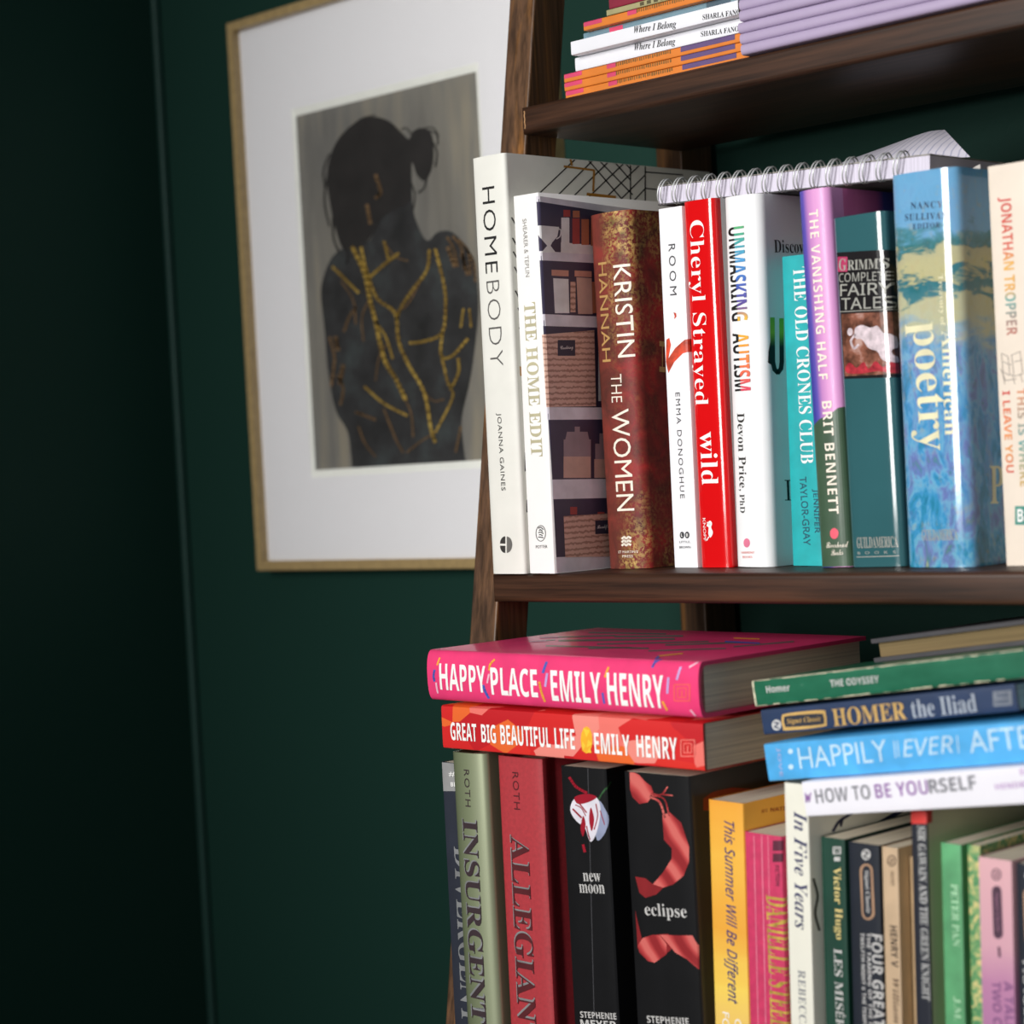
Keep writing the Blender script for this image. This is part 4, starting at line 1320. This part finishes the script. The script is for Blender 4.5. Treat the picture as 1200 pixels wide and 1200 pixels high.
B = up('book', 'thin tan paperback set back in shadow between the sand and red-topped books', -0.292, (1072, 1200), (1078, 1200), (1065, 1003), 0.1, M('kraft_card', (188, 160, 122), 0.6), zb=ZL, t=0.0060, group=LOW, lean=0.03)

B = up('book', 'slim dark navy paperback with a red head, right of the sand-coloured book', -0.305, (1075, 1200), (1092.5, 1200), (1071, 948), 0.113, two_tone('navy_spine_cream_cover', (30, 34, 46), (216, 208, 176), 0.0013, 0.45, 0.1), zb=ZL, t=0.0100, group=LOW, lean=0.03)
B.art('red_head', [(M('tomato_red_print', (222, 60, 54)), [[(1060, 940), (1093.4, 940), (1093.4, 965.5), (1060, 965)]])])
B.text('title_lettering', M('pale_grey_ink', (190, 190, 188)), [('SIR GAWAIN AND THE GREEN KNIGHT', 'B', (1080.4, 968), (1086, 1172), 9)], layer=2)

PT = M('leaf_green_card', (92, 164, 112), 0.5, 0.05, var=0.1, scale=50)
B = up('book', 'light green paperback with faint pale lettering, right of the red-topped book', -0.303, (1109, 1200), (1134, 1200), (1108, 988), 0.108, PT, zb=ZL, t=0.0128, group=LOW, lean=0.03)
PGI = M('pale_green_ink', (176, 220, 180))
B.text('title_lettering', PGI, [('PETER PAN', 'B', (1119, 1036), (1121.4, 1109), 8.5)])
B.text('author_lettering', PGI, [('J.M. BARRIE', 'B', (1122, 1168), (1124, 1260), 8.5)])

mt, nt, b = base_mat('leafy_green_and_straw_print', 0.5, 0.05)
nt.links.new(ramp(nt, noise(nt, coords(nt), 190, 3, 0.6, 1.2), [(0.4, (78, 140, 92)), (0.5, (112, 164, 104)), (0.6, (214, 200, 134))]), b.inputs['Base Color'])
B = up('book', 'slim paperback with a leafy green and straw patterned spine in the lower row', -0.302, (1140, 1200), (1156, 1200), (1138, 990), 0.106, mt, zb=ZL, t=0.0078, group=LOW, lean=0.03)

PN = axis_ramp('dusty_pink_to_mauve_card', 'Z', 0.05, 0.17, [(0.0, (168, 112, 160)), (0.45, (190, 130, 168)), (0.62, (216, 164, 178)), (1.0, (226, 176, 182))], 0.5, 0.05, 0.2, 20)
B = up('book', 'dusty pink paperback with a dark oval badge in the lower row', -0.306, (1152, 1200), (1193, 1200), (1147.5, 1004.6), 0.106, PN, zb=ZL, t=0.0205, group=LOW, lean=0.03)
PLM = M('plum_grey_ink', (88, 56, 78))
capsule(B, 1168.4, 1038, 1100, 5.6, PLM, M('dark_plum_fill', (70, 44, 62)), M('plum_pink_ink', (150, 104, 130)), 0.03)
B.art('publisher_mark', [(PLM, stroke(circ(1168, 1024.6, 5, 6.4, 18) + [circ(1168, 1024.6, 5, 6.4, 18)[0]], 1.4) + stroke(smooth_line([(1166, 1021.6), (1170.4, 1023.4), (1165.8, 1026.4), (1170.2, 1028)]), 1.2) + stroke([(1171, 1110), (1172, 1121)], 3))])
B.text('title_lettering', M('mauve_ink', (132, 84, 132)), [('A TALE OF', 'SB', (1182, 1150), (1185, 1236), 10), ('TWO CITIES', 'SB', (1168, 1150), (1171, 1240), 10)])

B = up('book', 'black paperback with a tan badge, cut by the right edge of the photo', -0.3037, (1196, 1200), (1232, 1200), (1192.5, 1012), 0.106, FB, zb=ZL, t=0.0186, group=LOW, lean=0.03)
capsule(B, 1207, 1040, 1108, 7.4, CAPS, FB, WI, 0.03)
B.art('publisher_mark', [(WI, [circ(1207, 1026, 5.4, 6.4)]), (FB, stroke(smooth_line([(1204.6, 1022), (1209.6, 1024), (1204.4, 1028), (1209.4, 1030)]), 1.5))])
B.text('title_lettering', WI, [('TRAGEDIES', 'SB', (1205, 1122), (1209, 1240), 12)])

# black paperback behind the small paperbacks, front cover to the room
q0 = hy((1109, 953), -0.186)
B = Book('book', 'black paperback standing face-out behind the green and pink paperbacks', Matrix.Translation((q0.x, -0.174, ZL)) @ Matrix.Rotation(-math.pi / 2, 4, 'Z'), 0.012, q0.z - ZL, 0.135, BLK, group=LOW)

# ================================================================== lower shelf, lying on top
PKC = M('bright_pink_jacket', (240, 66, 122), 0.32, 0.25, var=0.03)
B = lie('book', 'bright pink hardback lying on top at the left, bold white capitals and confetti dashes', -0.3305, (509.5, 819.5), (827.5, 841.5), (512.5, 761), 0.162, PKC, rr=0.0055, p=2.6, hard=True, group='books lying across the lower row')
B.text('title_lettering', WHITE, [('HAPPY', 'SB', (517, 792.4), (571, 796), 31), ('PLACE', 'SB', (577, 797.8), (631.5, 800.8), 33)])
B.text('author_lettering', WHITE, [('EMILY', 'SB', (647.5, 803), (706, 806.4), 36), ('HENRY', 'SB', (713.5, 806.8), (779.5, 810.6), 38)])
blu = M('blue_confetti', (74, 96, 190)); yl = M('orange_confetti', (246, 166, 60)); lil = M('lilac_confetti', (196, 164, 220)); lpk = M('pale_pink_confetti', (250, 190, 210))
B.art('confetti_print', [(blu, stroke(smooth_line([(511, 785), (510, 792), (511, 798)]), 2.4) + stroke(smooth_line([(568, 803), (570, 810), (573, 818)]), 3) + stroke([(641, 776), (638, 788)], 3) + stroke(smooth_line([(770, 773), (766, 777), (765, 782)]), 2.6) + stroke([(708, 812), (709, 824)], 2.4)),
                         (yl, stroke([(516, 771), (514, 779)], 2) + stroke(smooth_line([(580, 773), (576, 778), (575, 785)]), 2.4) + stroke(smooth_line([(634, 799), (636, 810), (639, 822)]), 2.6) + stroke([(714, 782), (711, 793)], 2.6) + stroke([(778, 822), (782, 832)], 2.6)),
                         (lil, stroke([(643, 789), (641, 804)], 2.6) + stroke([(798, 782), (795, 796)], 2.6) + stroke([(785, 794), (784, 812)], 2.6)),
                         (lpk, stroke([(513, 800), (514, 812)], 2) + stroke([(575, 790), (573, 800)], 2) + stroke([(815, 777), (808, 782)], 2) + stroke([(810, 832), (814, 839)], 2))])
orr = M('orange_red_ink', (240, 96, 84))
B.art('publisher_mark', [(orr, stroke(rect(792, 802, 810, 821) + [(792, 802)], 1.4) + stroke(rect(796, 806, 806, 817) + [(796, 806)], 1.2) + stroke([(801, 809), (801, 816)], 1.6))])
gcv = M('grey_foil_and_reflections', (158, 152, 148), 0.3, 0.3, metal=0.4)  # grey strokes: foil print and reflections on the cover, put into the colour
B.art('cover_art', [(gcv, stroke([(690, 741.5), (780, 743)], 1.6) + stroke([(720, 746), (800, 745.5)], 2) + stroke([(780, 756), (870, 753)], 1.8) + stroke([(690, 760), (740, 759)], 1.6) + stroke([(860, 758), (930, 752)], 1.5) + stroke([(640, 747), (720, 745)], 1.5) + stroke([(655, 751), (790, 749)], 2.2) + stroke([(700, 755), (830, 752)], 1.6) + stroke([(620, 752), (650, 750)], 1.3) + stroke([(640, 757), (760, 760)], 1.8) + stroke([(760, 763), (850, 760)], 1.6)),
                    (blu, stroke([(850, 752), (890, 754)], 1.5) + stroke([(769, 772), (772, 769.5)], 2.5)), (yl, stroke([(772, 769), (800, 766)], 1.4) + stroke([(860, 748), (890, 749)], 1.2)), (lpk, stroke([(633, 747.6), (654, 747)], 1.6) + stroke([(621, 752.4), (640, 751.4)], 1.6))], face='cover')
HPB = B

RED, nt, b = base_mat('red_orange_mosaic_card', 0.42, 0.15)
vo = nd(nt, 'ShaderNodeTexVoronoi')
vo.inputs['Scale'].default_value = 62
nt.links.new(coords(nt, (1.0, 0.6, 0.8), (0.3, 0.5, 0.2)), vo.inputs['Vector'])
sv = nd(nt, 'ShaderNodeSeparateXYZ')
nt.links.new(vo.outputs['Color'], sv.inputs[0])
nt.links.new(ramp(nt, sv.outputs[0], [(0.0, (214, 38, 38)), (0.28, (196, 28, 36)), (0.42, (238, 118, 108)), (0.60, (222, 48, 40)), (0.74, (236, 106, 46)), (0.88, (240, 140, 128))], 'CONSTANT'), b.inputs['Base Color'])
B = lie('book', 'red and orange mosaic-patterned paperback lying under the bright pink one', -0.3255, (521.5, 876.5), (828, 904), (520, 826), 0.150, RED, rr=0.0016, group='books lying across the lower row')
c1, c2, c3, c4 = M('salmon_print', (240, 128, 118), 0.42, 0.15), M('orange_print', (240, 112, 48), 0.42, 0.15), M('deep_red_print', (196, 28, 36), 0.42, 0.15), M('golden_print', (250, 178, 44), 0.42, 0.15)
B.art('mosaic_print', [(c4, [circ(688, 867, 7, 16, 12)]),
                       (M('bright_yellow_print', (252, 204, 60), 0.42, 0.15), [[(684, 853), (692, 856), (688, 864)], [(690, 866), (695, 872), (688, 876)], [(683, 868), (687, 874), (683, 880)], [(688, 882), (692, 876), (694, 882)]])])
B.text('title_lettering', WHITE, [('GREAT', 'SB', (529, 856.5), (559.5, 858.6), 21), ('BIG', 'SB', (565, 859), (582, 860.2), 21.5), ('BEAUTIFUL', 'SB', (587.5, 860.6), (646, 864.4), 23), ('LIFE', 'SB', (651, 864.6), (674.5, 866.2), 23.5)], layer=3)
B.text('author_lettering', WHITE, [('EMILY', 'SB', (697.5, 870.4), (739, 873.4), 24), ('HENRY', 'SB', (747, 873.8), (794.5, 877.4), 25)], layer=3)
B.art('publisher_mark', [(c1, stroke(rect(799, 867, 815, 886) + [(799, 867)], 1.2) + stroke(rect(802.5, 871, 811.5, 882) + [(802.5, 871)], 1) + stroke([(807, 874), (807, 881)], 1.4))], layer=3)

STK = 'paperbacks lying in the right-hand pile'
RISE = 0.122
B = lie('book', 'white paperback with grey and purple capitals, lowest of the right-hand pile', -0.323, (947, 957), (1200, 936.6), (932, 914), 0.14, M('cool_white_card', (240, 238, 246), 0.42, 0.15, var=0.008), length=0.212, t=0.0194, rise=RISE, group=STK)
GI = M('ash_grey_ink', (124, 124, 132)); PI_ = M('violet_ink', (142, 88, 164))
B.text('title_lettering', GI, [('HOW TO', 'SB', (956, 933.2), (1020, 927.6), 17, {'w': -0.01}), ('RSELF', 'SB', (1089, 921.6), (1144, 916.4), 17, {'w': 0.006})])
B.text('title_lettering_violet', PI_, [('BE YOU', 'SB', (1026, 927.2), (1087.6, 921.8), 17, {'w': -0.01})], label='violet capitals')
B.text('author_lettering', M('orchid_ink', (196, 160, 210)), [('HENDRIKSEN', 'SB', (1167, 922), (1232, 916), 7), ('ELLEN', 'SB', (1196, 904.5), (1228, 901), 7)])
B.art('publisher_mark', [(PI_, stroke([(944.4, 929.4), (945.6, 940), (947.2, 931.4), (948.8, 939.6), (950.4, 929)], 1.5))])
HTB = B
B = lie('book', 'sky blue paperback with white decorative capitals, second from the bottom of the right-hand pile', -0.316, (903, 915.6), (1200, 890), (897, 869), 0.132, M('sky_blue_card', (78, 172, 232), 0.42, 0.15), length=0.200, t=0.0212, rise=RISE, group=STK)
LB_ = M('pale_blue_ink', (196, 226, 246))
B.text('title_lettering', LB_, [('HAPPILY', None, (936.5, 888.6), (1040, 879), 25, {'w': -0.004}), ('EVER', 'SI', (1058, 877), (1117.5, 871.6), 20), ('AFTER', None, (1136, 869.6), (1228, 861), 26, {'w': -0.004})])
B.art('ornaments', [(LB_, [circ(926.8, 880.4, 3, 3), circ(927.4, 898.6, 3, 3)] + stroke([(1048, 868), (1050, 888)], 1.2) + stroke([(1052, 868), (1054, 887)], 1.2) + stroke([(1122, 862), (1124, 882)], 1.2))])
B.text('publisher_name', M('lilac_ink', (160, 180, 226)), [('JOVE', 'SB', (912.5, 876), (916, 910), 5)])
B = lie('book', 'navy blue paperback with gold and grey lettering, between the green and sky blue ones', -0.306, (897, 861), (1195, 831.5), (894, 833), 0.105, M('navy_card', (34, 54, 88), 0.42, 0.15), t=0.0142, rise=RISE, group=STK)
GO = M('gold_ink', (206, 166, 96), 0.42); SI_ = M('pewter_ink', (168, 176, 186), 0.42)
B.text('author_lettering', GO, [('HOMER', 'B', (976.5, 841), (1062, 832.4), 21)])
B.text('title_lettering', SI_, [('the Iliad', 'B', (1068.5, 831), (1144.5, 823.2), 22, {'w': -0.004})])
pts = [(917.5 + 5, 836), (963, 832), (968, 836), (969, 847), (965, 851.5), (923, 856), (918, 853), (916.5, 841)]
B.art('series_badge', [(GO, [blob(pts, 3)]), (M('dark_navy_fill', (30, 36, 52)), [[(943 + (x - 943) * 0.9, 844 + (y - 844) * 0.66) for x, y in blob(pts, 3)]]),
                       (WI, [circ(910.6, 849.5, 5.6, 6.4)]), (M('navy_card', (34, 54, 88)), stroke(smooth_line([(908, 846.5), (913, 847.5), (908.4, 851.6), (913.4, 853)]), 1.5)), (M('dim_grey_box', (120, 126, 136)), [[(1164, 810.5), (1186, 808.5), (1187, 826), (1165, 828)]])])
B.text('series_lettering', GO, [('Signet Classic', 'BI', (923, 846), (963, 842.4), 8, {'w': -0.004})], layer=3)
B.text('price_box_lettering', M('navy_card', (34, 54, 88)), [('THE', 'SB', (1168, 815.4), (1183, 814), 5), ('CLASSIC', 'SB', (1167, 822.6), (1184, 821), 5)], layer=3)
mt, nt, b = base_mat('worn_green_card_with_glare', 0.32, 0.3)
f = noise(nt, coords(nt, (1, 1, 0.5)), 40, 4, 0.65)
nt.links.new(ramp(nt, f, [(0.35, (22, 92, 66)), (0.6, (36, 108, 80)), (0.72, (150, 184, 166))]), b.inputs['Base Color'])  # pale patches: wear and whitish glare together, put into the colour
B = lie('book', 'worn green paperback with cream rubbed edges, on top of the right-hand pile', -0.3045, (886.5, 828), (1200, 795), (882, 797), 0.105, mt, length=0.196, t=0.0148, rise=RISE, group=STK)
cr = M('rubbed_cream_edge', (214, 206, 178), 0.6, var=0.12, scale=300)
edge = []
rnd = random.Random(3)
for k in range(40):
    a0 = 0.0045 * k
    edge.append(along(B, a0, a0 + 0.0047, 0.985 - 0.03 * rnd.random(), 0.998))
    edge.append(along(B, a0, a0 + 0.0047, 0.003, 0.02 + 0.05 * rnd.random() ** 2))
for k in range(4):
    edge.append(along(B, 0.0002, 0.0012 + 0.0006 * rnd.random(), 0.25 * k, 0.25 * k + 0.25))
B.art('rubbed_edges', [(cr, edge)])
B.text('author_lettering', WI, [('Homer', 'SB', (898.5, 808), (926, 805.6), 8)])
B.text('title_lettering', WI, [('THE ODYSSEY', 'SB', (973.5, 801), (1030.5, 795.6), 8.4)])
ODY = B
# dark hardback lying on the rear of the green paperback, fore-edge to the front
tp = ODY.M @ Vector((ODY.t, 0, 0))
L2, t2, d2 = 0.148, 0.0135, 0.14
fr_ = hy((1024, 764), -0.245)
nrm = (ODY.M.to_3x3() @ Vector((1, 0, 0)))
k = (tp - fr_).dot(nrm) / nrm.z
base = fr_ + Vector((0, 0, k + 0.0004))
Mx = Matrix.Translation(base + Vector((0, d2, 0))) @ Matrix.Rotation(-RISE, 4, 'Y') @ Matrix.Rotation(math.pi, 4, 'Z') @ Matrix.Rotation(-math.pi / 2, 4, 'Y')
B = Book('book', 'dark grey hardback lying behind the worn green paperback, tan page edges to the front', Mx, t2, L2, d2, M('charcoal_cloth', (58, 56, 60), 0.5, 0.1), pages=PGT, hard=True, rr=0.004, p=2.5, group='books lying across the lower row')

bpy.data.scenes.remove(TS)
